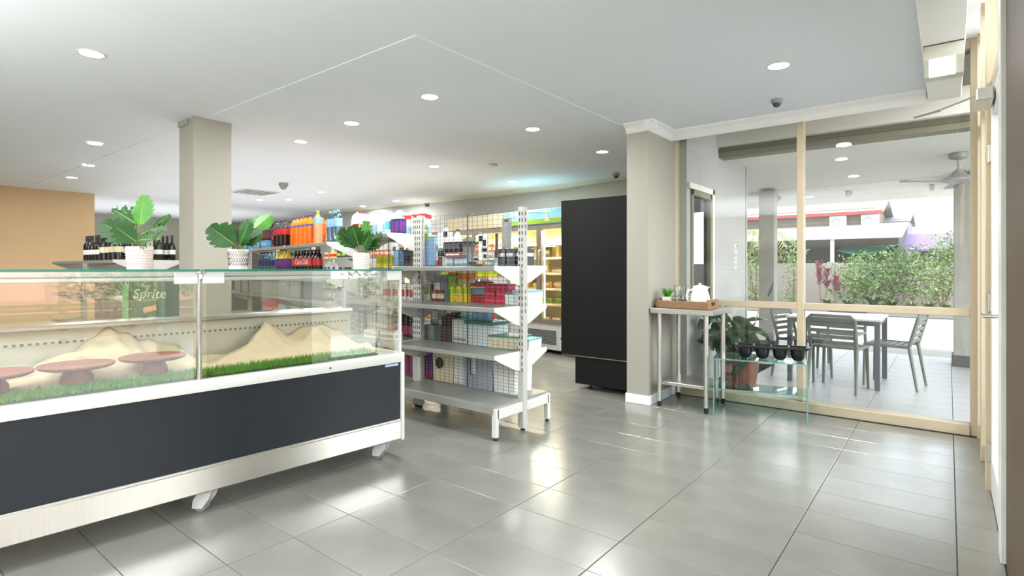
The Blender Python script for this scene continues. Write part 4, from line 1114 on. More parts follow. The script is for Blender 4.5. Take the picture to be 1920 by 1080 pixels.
# ------------------------------------------------------------------ refrigerators along the back wall
FR = R(-8)
def fridge(ix, label, hdr):
    ox, oy = -4.02, 6.54
    c, s = math.cos(FR), math.sin(FR)
    W = 1.48
    t = thing('display_fridge', label, 'fridge', (ox - ix*(W + .02)*c, oy - ix*(W + .02)*s, 0), FR, 'glass door fridges along the back wall')
    MB().box(-W, .02, .06, 0, .72, .42, .004).build('base', M_white, t, smooth=False)
    gr = MB().box(-.98, .012, .14, -.42, .02, .34).build('grille', DGY, t, smooth=False)
    for k in range(9):
        MB().box(-.98, .006, .15 + .021*k, -.42, .014, .158 + .021*k).build('grille_slat', GRY, gr, smooth=False)
    ML = mat('fridge_lining', (240, 234, 210), .5)
    MB().box(-W, .68, .42, 0, .72, 1.95).box(-W, .05, .42, -W + .04, .68, 1.95).box(-.04, .05, .42, 0, .68, 1.95).box(-W, .05, 1.86, 0, .68, 1.95).box(-W, .05, .42, 0, .68, .46).build('cabinet', ML, t, smooth=False)
    hd = MB().box(-W, -.02, 1.90, 0, .3, 2.12, .006).build('header', hdr[0], t, smooth=False)
    if hdr[1]:
        MB().box(-W + .01, -.024, 1.91, -.01, -.02, 1.975).build('header_grass', LIME, hd, smooth=False)
        MB().prism([(-.62, 1.935), (-.50, 1.935), (-.54, 1.985), (-.55, 2.06), (-.57, 2.06), (-.58, 1.985)], 'y', -.027, -.023).build('header_figure', CRM, hd, smooth=False)
        MB().prism([(-1.3, 2.05), (-.9, 2.09), (-.5, 2.06), (-.5, 2.08), (-.9, 2.105), (-1.3, 2.075)], 'y', -.026, -.022).build('header_cloud', WHT, hd, smooth=False)
    for k, x in enumerate((-W, -W/2)):
        fr_ = MB().box(x + .005, -.01, .44, x + .05, .04, 1.88, .003).box(x + W/2 - .05, -.01, .44, x + W/2 - .005, .04, 1.88, .003).box(x + .05, -.01, .44, x + W/2 - .05, .04, .50).box(x + .05, -.01, 1.82, x + W/2 - .05, .04, 1.88).build('door', mat('fridge_door_metal', (150, 146, 138), .3, metal=.6), t, smooth=False)
        MB().box(x + .05, .012, .5, x + W/2 - .05, .018, 1.82).build('pane', G_win, fr_, smooth=False)
        MB().tube([(x + .03, -.015, .8), (x + .03, -.04, .82), (x + .03, -.04, 1.5), (x + .03, -.015, 1.52)], .009, 8).build('handle', M_steel, fr_)
        MB().box(x + .056, .05, .52, x + .07, .062, 1.8).build('lamp', L_fridge, t, smooth=False)
    for z in (.72, .95, 1.18, 1.41, 1.62):
        MB().box(-W + .05, .14, z - .012, -.05, .62, z, .002).box(-W + .05, .135, z - .03, -.05, .142, z + .004).build('shelf', CRM, t, smooth=False)
    light('fridge_glow', 'AREA', tuple(t.matrix_basis @ Vector((-W/2, .1, 1.80))), (0, 0, FR), 30, shape='RECTANGLE', size=1.2, size_y=.1, color=(1, .93, .76))
    return t
fridge(0, 'glass door fridge with blue and green header right of end post', (mat('header_sky', (150, 214, 226), .4, vary=.25, scale=3), True))
fridge(1, 'glass door fridge left of the end post seen through the grid', (CRM, False))
fridge(2, 'glass door fridge with plain white header far left', (M_white, False))
frame('G', (-4.02, 6.54, 0), FR)
CRT = col('pale_wrap', (232, 222, 190)); ORP = col('soft_orange', (232, 176, 100)); BRP = col('soft_brown', (170, 140, 96))
fp = [('cheese_block', proto_box(.12, .08, .07, YEL, CRM), 'yellow cheese block'), ('salad_bag', proto_pouch(.16, .08, .16, col('olive', (110, 110, 50)), CRM), 'olive salad bag'),
      ('bread_roll_pack', proto_pouch(.2, .1, .1, ORP, CRT), 'orange bread roll pack'), ('milk_carton', proto_box(.08, .08, .19, CRM, YEL), 'cream milk carton'), ('pastry_tray', proto_box(.2, .12, .06, BRP, CRT), 'brown pastry tray'), ('lettuce_bag', proto_pouch(.18, .1, .08, LIME, GRN), 'lime lettuce bag')]
FS = ['bottom', 'second', 'third', 'fourth', 'top']
order = [[4, 4, 4, 4, 4, 4], [5, 5, 5, 5, 5, 5], [0, 2, 2, 2, 0, 0], [3, 3, 4, 3, 3, 4], [1, 3, 3, 1, 3, 1]]
for li, z in enumerate((.461, .721, .951, 1.181, 1.411)):
    c2 = {}
    for k in range(6):
        q = order[li][k]
        nm, pp, ds = fp[q]
        c2[q] = c2.get(q, 0) + 1
        place(nm, pp, '%s, %s from right on %s fridge shelf' % (ds, ORD[c2[q] - 1], FS[li]), 'chilled food', wp('G', -.16 - .225*k, .3, z), FR + random.uniform(-.2, .2), 'chilled food in the header fridge')
# cream notice panel on the back wall
wb = thing('notice_panel', 'cream panel on the back wall above the grid shelving', 'panel', (-7.0, 7.6, 0), A8)
MB().box(-.55, .2, 2.16, .35, .24, 2.42, .006).build('panel', CRM, wb, smooth=False)
MB().box(-.57, .205, 2.14, .37, .245, 2.165).build('edge', WHT, wb, smooth=False)

# ------------------------------------------------------------------ tall black cabinet
bc = thing('black_cabinet', 'tall matte black cabinet side beside the wall stub', 'cabinet', (-2.80, 4.87, 0))
MB().box(-.40, 0, .345, .40, 1.35, 1.955, .004).build('body', M_black, bc, smooth=False)
MB().box(-.235, .015, .055, .40, 1.33, .337, .004).build('plinth', M_black, bc, smooth=False)
MB().box(-.395, .006, .336, .40, 1.3, .346).build('trim_strip', M_steel, bc, smooth=False)
for x, y in ((-.1, .1), (.3, .1), (-.1, 1.2), (.3, 1.2)):
    MB().lathe([(.024, 0), (.024, .012), (.010, .02), (.010, .056)], x, y, 12).build('foot', M_rubber, bc)
MB().tube([(-.402, .02, .50), (-.412, .02, .50)], .012, 10).build('lock', M_slot, bc)

# ------------------------------------------------------------------ stainless side table with tray
stt = thing('side_table', 'small stainless steel side table against the wall stub', 'table', (-1.835, 4.95, 0))
MB().box(-.28, -.27, .84, .28, .27, .886, .004).build('table_top', M_steel, stt, smooth=False)
MB().box(-.21, -.21, .195, .19, .21, .225, .003).build('lower_shelf', M_steel, stt, smooth=False)
for x in (-.21, .21):
    for y in (-.225, .225):
        lg = MB().tube([(x, y, .05), (x, y, .84)], .02, 16).build('leg', M_steel, stt)
        MB().lathe([(.014, 0), (.018, .006), (.018, .05)], x, y, 14).build('foot', M_rubber, lg)
ty = thing('serving_tray', 'brown woven tray with cut out handle on steel side table', 'tray', (-1.85, 4.88, .886))
MB().box(-.225, -.125, 0, .225, .125, .012).build('tray_base', M_wicker, ty, smooth=False)
MB().box(-.235, -.135, 0, .235, -.12, .068, .004).build('side_wall', M_wicker, ty, smooth=False)
MB().box(-.235, .12, 0, .235, .135, .068, .004).build('side_wall', M_wicker, ty, smooth=False)
for sx in (-1, 1):
    x0, x1 = sorted((sx*.22, sx*.235))
    MB().box(x0, -.12, 0, x1, .12, .025, .002).box(x0, -.12, .025, x1, -.05, .062).box(x0, .05, .025, x1, .12, .062).box(x0, -.12, .06, x1, .12, .085, .003).build('end_wall', M_wicker, ty, smooth=False)
tp_ = thing('jug', 'white ceramic jug with handle on the woven tray', 'jug', (-1.735, 4.885, .898), R(40))
tp_.scale = (1.22, 1.22, 1.2)
MB().lathe([(.058, 0), (.066, .01), (.072, .04), (.066, .09), (.052, .135), (.050, .15), (.046, .15), (.048, .13), (.001, .03)], n=28).build('body', M_ceram, tp_)
MB().tube([(-.05, -.0, .135), (-.09, 0, .12), (-.098, 0, .08), (-.085, 0, .035), (-.066, 0, .02)], .007, 10).build('handle', M_ceram, tp_)
MB().prism([(.045, .128), (.07, .152), (.045, .15)], 'y', -.016, .016).build('spout', M_ceram, tp_)
MB().lathe([(.05, .15), (.048, .157), (.02, .165), (.008, .168), (.010, .178), (.001, .182)], n=20).build('lid', M_ceram, tp_)
gl_me = MB().lathe([(.030, 0), (.036, .004), (.041, .09), (.040, .092), (.036, .09), (.031, .008), (.001, .008)], n=20).mesh('bowl', G_jar)
gr_me = MB().lathe([(.0405, .088), (.0425, .092), (.0405, .096)], n=20, cap=False).mesh('rim', G_jar)
glabs = ['front left drinking glass on the tray beside the little succulent', 'front right drinking glass on the tray beside white jug', 'rear left drinking glass on tray upside stacked by wall', 'rear right drinking glass on the tray behind the others', 'upper left drinking glass standing on another tray glass', 'upper right drinking glass standing on another tray glass']
for k, (x, y, z) in enumerate(((-.07, -.03, 0), (.02, .0, 0), (-.09, .07, 0), (.01, .085, 0), (-.07, -.03, .093), (.02, .0, .093))):
    t = thing('drinking_glass', glabs[k], 'glass', (-1.86 + x, 4.89 + y, .899 + z), 0, 'drinking glasses on the tray')
    link('bowl', gl_me, t); link('rim', gr_me, t)
su = thing('small_succulent', 'tiny green succulent in white square pot on woven tray', 'potted plant', (-2.01, 4.82, .898))
MB().prism([(-.03, 0), (.03, 0), (.036, .088), (-.036, .088)], 'y', -.034, .034).build('pot', M_ceram, su, smooth=False)
sb = MB()
for k in range(60):
    a = random.uniform(0, 2*PI); rr = random.uniform(0, .028); tl = random.uniform(.2, .75)
    d = Vector((math.cos(a)*tl, math.sin(a)*tl, 1)).normalized(); b0 = Vector((math.cos(a)*rr, math.sin(a)*rr, .085))
    sb.tube([b0, b0 + d*.03, b0 + d*random.uniform(.06, .10)], [.004, .0035, .0006], 5)
sb.build('foliage', M_leaf_b, su)

# ------------------------------------------------------------------ glass display table with cutlery holder
GT = Vector((-1.553, 4.686, 0)); ga = math.atan2(4.835 - 4.686, -.86 + 1.553); gl_ = .706
gtb = thing('glass_display_table', 'clear glass waterfall table with mid shelf in front of window', 'table', tuple(GT), ga)
GD = .36
def gpane(n, x0, y0, z0, x1, y1, z1, edges):
    p = MB().box(x0, y0, z0, x1, y1, z1).build(n, G_disp, gtb, smooth=False)
    for e in edges: MB().box(*e).build('pane_edge', M_dispedge, p, smooth=False)
gpane('side_pane', 0, 0, 0, .01, GD, .478, [(0, -.0012, 0, .01, 0, .478), (0, GD, 0, .01, GD + .0012, .478)])
gpane('side_pane', gl_ - .01, 0, 0, gl_, GD, .478, [(gl_ - .01, -.0012, 0, gl_, 0, .478), (gl_ - .01, GD, 0, gl_, GD + .0012, .478)])
gpane('top_pane', 0, 0, .478, gl_, GD, .488, [(0, -.0012, .478, gl_, 0, .488), (-.0012, 0, .478, 0, GD, .488), (gl_, 0, .478, gl_ + .0012, GD, .488)])
gpane('shelf_pane', .01, .02, .225, gl_ - .01, GD - .02, .233, [(.01, .0188, .225, gl_ - .01, .02, .233)])
cu = thing('cutlery_holder', 'black four pot cutlery holder on the glass table', 'cutlery holder', tuple(GT + Vector((math.cos(ga)*.44 - math.sin(ga)*.15, math.sin(ga)*.44 + math.cos(ga)*.15, .488))), ga)
tr_ = MB()
HH = .115
for sg in (-1, 1):
    tr_.box(-.27, sg*.062, HH - .02, .27, sg*.075, HH, .003)
for k in range(5):
    x = -.264 + .132*k
    tr_.box(x - .006, -.065, HH - .02, x + .006, .065, HH, .003)
tr_.box(-.29, -.05, HH - .012, -.27, .05, HH, .003).box(.27, -.05, HH - .012, .29, .05, HH, .003)
tr_.build('frame', M_blackp, cu, smooth=False)
for k in range(4):
    x = -.198 + .132*k
    MB().lathe([(.001, 0), (.03, .004), (.045, .02), (.053, .05), (.057, HH - .012), (.052, HH - .012), (.046, .04), (.001, .02)], x, 0, 20).build('pot', M_blackp, cu)

# ------------------------------------------------------------------ patio: ground, tiles, ceiling, posts
pf = struct('patio_floor', MB().box(-2.05, 5.42, -.12, 3.9, 9.75, -.003).box(.3, -4, -.12, 3.9, 5.42, -.003).box(-12, 7.7, -.12, -2.05, 9.75, -.003), M_pgrout, smooth=False)
pt_me = MB().box(-.298, -.1485, -.012, .298, .1485, 0, .0015).mesh('tile', M_ptile, smooth=False)
pc = []
for i in range(-10, 10):
    for j in range(-20, 27):
        x = -1.77 + .6*i + .3; y = 1.967 + .3*j + .15 + .02
        if (y > 5.5 and -2.0 < x < 3.6 and y < 9.7) or (x > .6 and x < 3.6 and y <= 5.5 and y > -2) or (y > 7.8 and x <= -2 and y < 9.7):
            vis = y > 5.4 and x < .5 and x > -.85*y + 3
            pc.append((0 if vis else 1, y, x))
pc.sort()
rest = MB()
for k, (q, y, x) in enumerate(pc):
    if k < 170: link('tile', pt_me, pf, (x, y, random.uniform(-.0006, 0)))
    else: rest.box(x - .298, y - .1485, -.012, x + .298, y + .1485, 0)
rest.build('tile_rows', M_ptile, pf, smooth=False)['kind'] = 'stuff'
struct('ground', MB().box(-60, 9.75, -.2, 60, 70, -.02).box(3.9, -30, -.2, 60, 9.75, -.02), M_conc, smooth=False)
M_soff = mat('soffit_olive', (92, 90, 68), .7, vary=.02)
M_pceil = mat('patio_ceiling_paint', (226, 224, 214), .7, vary=.02)
M_beam = mat('patio_beam_paint', (124, 120, 98), .6, vary=.03)
pcg = struct('patio_roof', MB().prism([(6.3, 2.62), (9.5, 2.45), (9.5, 2.75), (6.3, 2.95)], 'x', -12, 3.9), M_pceil, smooth=False)
MB().box(-2.05, 5.40, 2.86, .45, 6.4, 2.95).build('ceiling_soffit', M_soff, pcg, smooth=False)
MB().box(-2.05, 6.38, 2.50, 3.9, 6.56, 2.95, .004).build('beam', M_beam, pcg, smooth=False)
MB().box(-2.05, 6.36, 2.56, 3.9, 6.38, 2.60).build('beam_ledge', M_soff, pcg, smooth=False)
MB().box(-12, 9.30, 2.40, 3.9, 9.48, 2.50, .004).build('edge_beam', M_pceil, pcg, smooth=False)
MB().box(-12, 10.05, 2.28, 3.9, 10.1, 2.42, .004).prism([(9.48, 2.46), (10.06, 2.38), (10.06, 2.46), (9.48, 2.56)], 'x', -12, 3.9).build('eave_board', M_pceil, pcg, smooth=False)
for k in range(9):
    x = -5.2 + 1.0*k
    MB().prism([(9.50, 2.34), (9.58, 2.32), (9.86, 2.39), (9.86, 2.43), (9.50, 2.47)], 'x', x, x + .05).build('rafter_bracket', M_beam, pcg, smooth=False)
M_colg = mat('patio_column_render', (150, 150, 142), .75, vary=.1, scale=5, bump=.05)
def post(name, x, y, w, label):
    p = struct(name, MB().box(x, y, 0, x + w, y + w, 2.44, .006), M_colg, smooth=False)
    MB().box(x - .02, y - .02, 0, x + w + .02, y + w + .02, .14, .006).build('plinth', mat('plinth_dark', (74, 76, 74), .7), p, smooth=False)
post('column', .055, 9.0, .32, '')
post('column', -2.30, 9.05, .22, '')
post('column', 3.3, 2.2, .22, ''); 
post('column', .78, 5.0, .2, '')
# exterior return wall with window
M_ext = mat('exterior_render', (172, 173, 170), .8, vary=.03, scale=4, bump=.04)
we = struct('wall_exterior', MB().box(-2.13, 5.40, 0, -2.05, 5.50, 2.95).box(-2.13, 6.10, 0, -2.05, 7.46, 2.95).box(-2.13, 5.5, 0, -2.05, 6.1, .85).box(-2.13, 5.5, 2.05, -2.05, 6.1, 2.95), M_ext, smooth=False)
MB().box(-12, 7.62, 0, -2.36, 7.70, 2.9).build('wall_skin', M_ext, we, smooth=False)
MB().box(-2.35, 7.44, 0, -2.05, 7.52, 2.95).build('wall_end', M_ext, we, smooth=False)
w4 = struct('window_4', MB().box(-2.10, 5.5, .85, -2.03, 5.55, 2.05, .003).box(-2.10, 6.05, .85, -2.03, 6.1, 2.05, .003).box(-2.10, 5.5, .85, -2.03, 6.1, .90, .003).box(-2.10, 5.5, 1.99, -2.03, 6.1, 2.05, .003), M_beam, smooth=False)
MB().box(-2.045, 5.42, 2.05, -2.02, 6.16, 2.11, .003).box(-2.045, 6.10, .8, -2.02, 6.16, 2.11, .003).box(-2.045, 5.42, .8, -2.02, 6.1, .85, .003).build('architrave', M_pceil, w4, smooth=False)
MB().box(-2.075, 5.55, .9, -2.069, 6.05, 1.99).build('pane', glass('dark_window_glass', (120, 126, 124), .09, 1.0), w4, smooth=False)
MB().box(-2.12, 5.55, .9, -2.11, 6.05, 1.99).build('blind', DGY, w4, smooth=False)
# shallow relief mark on exterior wall
wk = thing('wall_plaque', 'faint narrow pale vertical plaque on the exterior wall', 'plaque', (-2.05, 7.0, 1.24))
MB().box(0, -.06, 0, .004, .06, .30).build('plate', mat('plaque_grey', (198, 200, 196), .6), wk, smooth=False)
for z0, z1 in ((.03, .06), (.10, .12), (.15, .19), (.235, .26)):
    MB().box(.004, -.04, z0, .007, .045, z1).build('mark', mat('plaque_mark', (176, 178, 174), .6), wk, smooth=False)
MB().tube([(0, .05, .28), (.02, .05, .28)], .008, 8).build('fixing', M_grey, wk)
# patio downlights
for k, (x, y) in enumerate(((-1.0, 7.6), (-1.0, 8.7), (-2.6, 8.9))):
    z = 2.62 - .053*(y - 6.3)
    t = thing('patio_downlight', ['patio ceiling downlight nearer to the window', 'patio ceiling downlight near the outer beam', 'patio ceiling downlight left near the exterior wall corner'][k], 'ceiling light', (x, y, z), 0, 'patio downlights')
    link('rim', dl_me_ring, t); link('lens', dl_me_lens, t)
# ceiling fan
fn = thing('ceiling_fan', 'grey three blade ceiling fan on the patio ceiling', 'fan', (.09, 7.95, 0))
zc = 2.532
MB().lathe([(.09, zc), (.088, zc - .05), (.05, zc - .065), (.02, zc - .07)], n=24).build('canopy', M_grey, fn)
MB().tube([(0, 0, zc - .06), (0, 0, 2.33)], .014, 10).build('rod', M_grey, fn)
MB().lathe([(.02, 2.36), (.05, 2.33), (.10, 2.27), (.15, 2.25), (.155, 2.225), (.08, 2.20), (.001, 2.195)], n=28).build('motor', M_grey, fn)
for k in range(3):
    a = R(218) + k * 2*PI/3
    b = MB().prism([(.13, -.045), (.62, -.06), (.66, .0), (.62, .055), (.13, .04)], 'z', -.004, .004)
    o = b.build('blade', mat('fan_blade', (112, 112, 104), .5), fn, (0, 0, 2.222), a, smooth=False)

# ------------------------------------------------------------------ patio furniture
def chair_parts(t):
    def P(n, b): return b.build(n, M_resin, t)
    w = .21
    # side frames: rear leg continues into back upright
    for sg in (-1, 1):
        P('leg', MB().tube([(sg*w, .20, 0), (sg*(w - .01), .19, .44)], [.013, .017], 10))
        P('leg', MB().tube([(sg*(w + .01), -.27, 0), (sg*w, -.20, .44)], [.013, .018], 10))
        P('seat_rail', MB().tube([(sg*w, .20, .44), (sg*w, -.20, .44)], .016, 8))
    bkp = [(-w, -.20, .44), (-w, -.235, .58), (-w, -.275, .735), (-w + .035, -.283, .768), (w - .035, -.283, .768), (w, -.275, .735), (w, -.235, .58), (w, -.20, .44)]
    P('back_frame', MB().tube(bkp, .017, 8))
    for k in range(6):
        y = .185 - .066*k
        P('seat_slat', MB().box(-w + .01, y - .024, .432, w - .01, y + .024, .448, .004))
    for z in (.495, .555, .615, .675):
        y = -.20 - (z - .44)*.25
        P('back_slat', MB().box(-w + .01, y - .009, z - .018, w - .01, y + .009, z + .018, .004))
    P('back_slat', MB().box(-w + .012, -.282, .705, w - .012, -.264, .75, .004))
def chair(loc, rz, label):
    t = thing('patio_chair', label, 'chair', loc, rz, 'slatted patio chairs')
    chair_parts(t)
    return t
# rz: chair faces local +Y
c0 = chair((-.885, 6.58, 0), R(-8), 'slatted grey green chair with its back to the window')
def cp_(loc, rz, label): return dup(c0, loc, rz, label)
cp_((-.48, 7.12, 0), R(82), 'slatted grey green chair at right end of patio table, seen sideways')
cp_((-1.29, 7.03, 0), R(-106), 'slatted grey green chair at left end of patio table behind mullion')
cp_((-1.05, 7.95, 0), R(172), 'slatted grey green chair on far side of patio table')
cp_((.62, 4.45, 0), R(110), 'slatted chair outside side glazing, mirrored in the display case glass')
tb = thing('patio_table', 'square patio table with pale top and dark metal legs', 'table', (-.97, 7.10, 0))
MB().box(-.44, -.44, .70, .44, .44, .722, .004).build('table_top', M_tabletop, tb, smooth=False)
MB().box(-.42, -.42, .655, .42, -.39, .70).box(-.42, .39, .655, .42, .42, .70).box(-.42, -.39, .655, -.39, .39, .70).box(.39, -.39, .655, .42, .39, .70).build('apron', M_tableleg, tb, smooth=False)
for x in (-.405, .405):
    for y in (-.405, .405):
        MB().box(x - .024, y - .024, 0, x + .024, y + .024, .70, .003).build('leg', M_tableleg, tb, smooth=False)

# big potted plant just outside the window
bp_ = thing('potted_lily', 'large leafy plant in brown pot on patio behind side table', 'potted plant', (-1.64, 5.74, 0))
MB().lathe([(.13, 0), (.14, .006), (.185, .33), (.20, .335), (.20, .375), (.18, .375), (.175, .34), (.001, .33)], n=32).build('pot', mat('brown_pot', (122, 74, 62), .45, vary=.12), bp_)
MB().lathe([(.178, .325), (.08, .345), (.001, .35)], n=20).build('soil', M_soil, bp_)
rgl = random.Random(3)
for k in range(84):
    a = 2*PI*k*.382 + rgl.uniform(-.3, .3)
    rr = rgl.uniform(.05, .34)
    h = rgl.uniform(.44, .82) - rr*.25
    b0 = Vector((math.cos(a)*.05, math.sin(a)*.05, .34)); b1 = Vector((math.cos(a)*rr - .13, math.sin(a)*rr*.7, h))
    if b1.y < -.2: b1.y = -.2
    if b1.x < -.25: b1.x = -.25
    MB().tube([b0, b0.lerp(b1, .5) + Vector((0, 0, .05)), b1], [.006, .005, .004], 6).build('stem', M_stem, bp_)
    dv = Vector((math.cos(a), math.sin(a)*.6, rgl.uniform(-.45, .75))).normalized()
    L = rgl.uniform(.15, .25)
    if b1.y + dv.y*L < -.28: dv.y = abs(dv.y)*.3
    if b1.x + dv.x*L < -.37: dv.x = -dv.x*.3
    if b1.x + dv.x*L > .22: dv.x = -abs(dv.x)*.4
    lb = MB()
    P = leaf_mb(lb, b1, dv, L, rgl.uniform(.075, .125), 5, rgl.uniform(.1, .5), 0.0, .15, 0, (rgl.uniform(-1, 1), -.8, rgl.uniform(-.2, 1.4)))
    lb.build('leaf', M_leaf_o, bp_, ang=70)
MB().tube([(.05, 0, .35), (.16, .06, .8), (.24, .10, .98)], [.005, .004, .003], 6).build('stem', M_stem, bp_)
lb = MB(); leaf_mb(lb, (.24, .10, .97), (.3, .2, 1), .14, .09, 4, 0, 0, .1)
lb.build('flower_spathe', M_leaf_o, bp_, ang=70)

# ------------------------------------------------------------------ garden fence, beds and shrubs
M_fence = mat('fence_render', (150, 146, 140), .85, vary=.04, scale=1.2, bump=.04)
fe = thing('boundary_fence', 'pale beige rendered boundary fence beyond the driveway', 'fence', (0, 20.5, 0))
for k in range(9):
    x = -16 + 2.6*k
    MB().box(x + .006, 0, 0, x + 2.594, .14, 1.42, .01).build('panel', M_fence, fe, smooth=False)
    MB().box(x - .10, -.03, 0, x + .10, .17, 1.47, .01).build('post', M_fence, fe, smooth=False)
struct('garden_bed', MB().box(-16, 17.6, -.02, 7, 20.5, .10, .02), mat('mulch', (116, 84, 64), .95, vary=.25, scale=20, bump=.3), smooth=False)
struct('kerb', MB().box(-16, 17.45, -.02, 7, 17.6, .13, .02), M_conc, smooth=False)
def foliage(mb, c, rad, n, size, seed):
    rg = random.Random(seed)
    for k in range(n):
        u = Vector((rg.gauss(0, 1), rg.gauss(0, 1), rg.gauss(0, 1))).normalized() * (rg.random() ** .45)
        # clumped: pull towards sub-centres
        p = Vector((c[0] + u.x*rad[0]*(1 + .18*math.sin(9*u.z + 5*u.x)), c[1] + u.y*rad[1], c[2] + u.z*rad[2]*(1 + .15*math.sin(8*u.x))))
        d = Vector((rg.gauss(0, 1), rg.gauss(0, 1), rg.gauss(.3, 1))).normalized()
        e = d.cross(Vector((rg.gauss(0, 1), rg.gauss(0, 1), rg.gauss(0, 1)))).normalized()
        s = size*rg.uniform(.6, 1.3)
        mb.add([p, p + d*s*.5 + e*s*.22, p + d*s, p + d*s*.5 - e*s*.22], [(0, 1, 2, 3)])
M_g1 = mat('shrub_leaf_pale', (116, 140, 80), .6, vary=.35, scale=3)
M_g2 = mat('shrub_leaf_mid', (90, 120, 60), .6, vary=.4, scale=3)
M_g3 = mat('shrub_leaf_strap', (46, 88, 38), .5, vary=.35, scale=4)
M_rl = mat('cordyline_leaf', (128, 62, 80), .55, vary=.3, scale=4)
M_bark = mat('bark', (120, 100, 80), .9, bump=.3)
def shrub(name, loc, blobs, m, label, size, seed, trunk=True, cat='shrub'):
    t = thing(name, label, cat, loc, 0, 'garden shrubs')
    b = MB()
    for i, (c, rad, n) in enumerate(blobs): foliage(b, c, rad, n, size, seed + i)
    b.build('foliage', m, t, smooth=False)
    if trunk:
        for i, (c, rad, n) in enumerate(blobs):
            MB().tube([(0, 0, 0), (c[0]*.5, c[1]*.5, c[2]*.5), (c[0], c[1], c[2] + rad[2]*.5)], [.035, .025, .01], 6).build('stem', M_bark, t)
def strap(name, loc, n, L, w, m, label, seed, cat='plant', upright=.9):
    rg = random.Random(seed)
    t = thing(name, label, cat, loc, 0, 'garden shrubs')
    b = MB()
    for k in range(n):
        a = rg.uniform(0, 2*PI); ln = L*rg.uniform(.6, 1.1)
        o = Vector((math.cos(a), math.sin(a), 0)); sd = Vector((-math.sin(a), math.cos(a), 0))
        pts = []
        for i in range(5):
            s = i / 4
            pts.append(o*(ln*s*(1 - upright)*1.6 + ln*.35*s*s) + Vector((0, 0, ln*s*upright - ln*.35*s*s)))
        for i in range(4):
            w0 = w*(1 - (i/4)**2); w1 = w*(1 - ((i+1)/4)**2)
            b.add([pts[i] - sd*w0, pts[i] + sd*w0, pts[i+1] + sd*w1, pts[i+1] - sd*w1], [(0, 1, 2, 3)])
    b.build('leaves', m, t, ang=80)
    MB().lathe([(.05, 0), (.04, .06), (.01, .1)], n=8).build('crown', M_bark, t)
def gx(px, y):   # where a garden row at depth y crosses a direction; used only to list plant places
    l = (px - 960) / 1032
    return y * (-.6211 + .7837*l) / (.7837 + .6211*l)
shrub('garden_shrub', (gx(1655, 19.2), 19.2, .1), [((0, 0, 1.0), (1.1, .7, .75), 1430), ((-.6, 0, .55), (.8, .6, .5), 715), ((.5, .1, 1.3), (.6, .5, .5), 605), ((.2, 0, .5), (1.0, .7, .5), 660)], M_g2, 'broad green shrub in centre of the garden bed against the fence', .11, 10)
shrub('garden_shrub', (gx(1768, 18.6), 18.6, .1), [((0, 0, 1.2), (.75, .6, .8), 1265), ((.4, 0, 1.7), (.7, .5, .5), 715), ((-.2, 0, .6), (.5, .5, .5), 385)], M_g1, 'tall pale green shrub beside the grey patio column', .10, 30)
shrub('garden_shrub', (gx(1418, 19.6), 19.6, .1), [((0, 0, 1.5), (1.1, .4, .45), 660), ((-.2, 0, .9), (.7, .4, .6), 385), ((.1, 0, .3), (.7, .4, .3), 275)], M_g1, 'pale climbing shrub on fence left of the slim patio post', .10, 50)
shrub('garden_shrub', (gx(1488, 19.7), 19.7, .1), [((0, 0, 1.5), (.5, .4, .5), 385), ((0, 0, .8), (.35, .3, .7), 275), ((0, 0, .2), (.4, .3, .25), 165)], M_g1, 'narrow pale shrub between slim patio post and the mullion', .09, 60)
shrub('garden_shrub', (gx(1600, 19.9), 19.9, .1), [((0, 0, .9), (.7, .35, .7), 550), ((.2, 0, 1.3), (.4, .3, .3), 220)], M_g1, 'thin sprawling shrub left of the broad green shrub', .09, 70)
cd = thing('cordyline', 'tall dark pink cordyline in the garden bed', 'plant', (gx(1540, 18.8), 18.8, .1), 0, 'garden shrubs')
def cordy(t, specs, seed):
    rg = random.Random(seed)
    for sx, H in specs:
        MB().tube([(sx*.3, 0, 0), (sx, 0, H*.55), (sx*1.1, 0, H)], [.02, .016, .01], 6).build('stem', M_bark, t)
        b = MB()
        for k in range(70):
            z = H*rg.uniform(.5, 1.0); a = rg.uniform(0, 2*PI); L = rg.uniform(.16, .3)
            d = Vector((math.cos(a)*.7, math.sin(a)*.7, .75)).normalized(); sd = Vector((-math.sin(a), math.cos(a), 0))
            p = Vector((sx, 0, z))
            b.add([p, p + d*L*.5 + sd*.025, p + d*L, p + d*L*.5 - sd*.025], [(0, 1, 2, 3)])
        b.build('leaves', M_rl, t, smooth=False)
cordy(cd, [(-.05, 1.25), (.16, 1.05)], 5)
cd2 = thing('cordyline', 'shorter dark pink cordyline right of the tall one', 'plant', (gx(1568, 18.6), 18.6, .1), 0, 'garden shrubs')
cordy(cd2, [(.0, .85)], 8)
sp_l = ['dark leafy clump under the cordylines', 'bright strappy clump left of the arching clump', 'arching broad leaved clump in front of the broad shrub', 'upright strappy clump right of the arching clump', 'low strappy clump with pale tips in mid bed', 'low strappy clump second from grey column', 'low strappy clump nearest to the grey column']
for k, (px, y, n, L, w, m) in enumerate(((1552, 18.2, 70, .5, .035, M_g2), (1590, 18.0, 60, .55, .03, M_g3), (1637, 18.0, 46, .85, .06, M_g3), (1672, 18.0, 60, .6, .03, M_g3), (1710, 18.1, 70, .5, .025, M_g1), (1742, 18.0, 70, .5, .025, M_g2), (1775, 18.0, 60, .45, .03, M_g1))):
    strap('strap_plant', (gx(px, y), y, .1), n, L, w, m, sp_l[k], 100 + k)

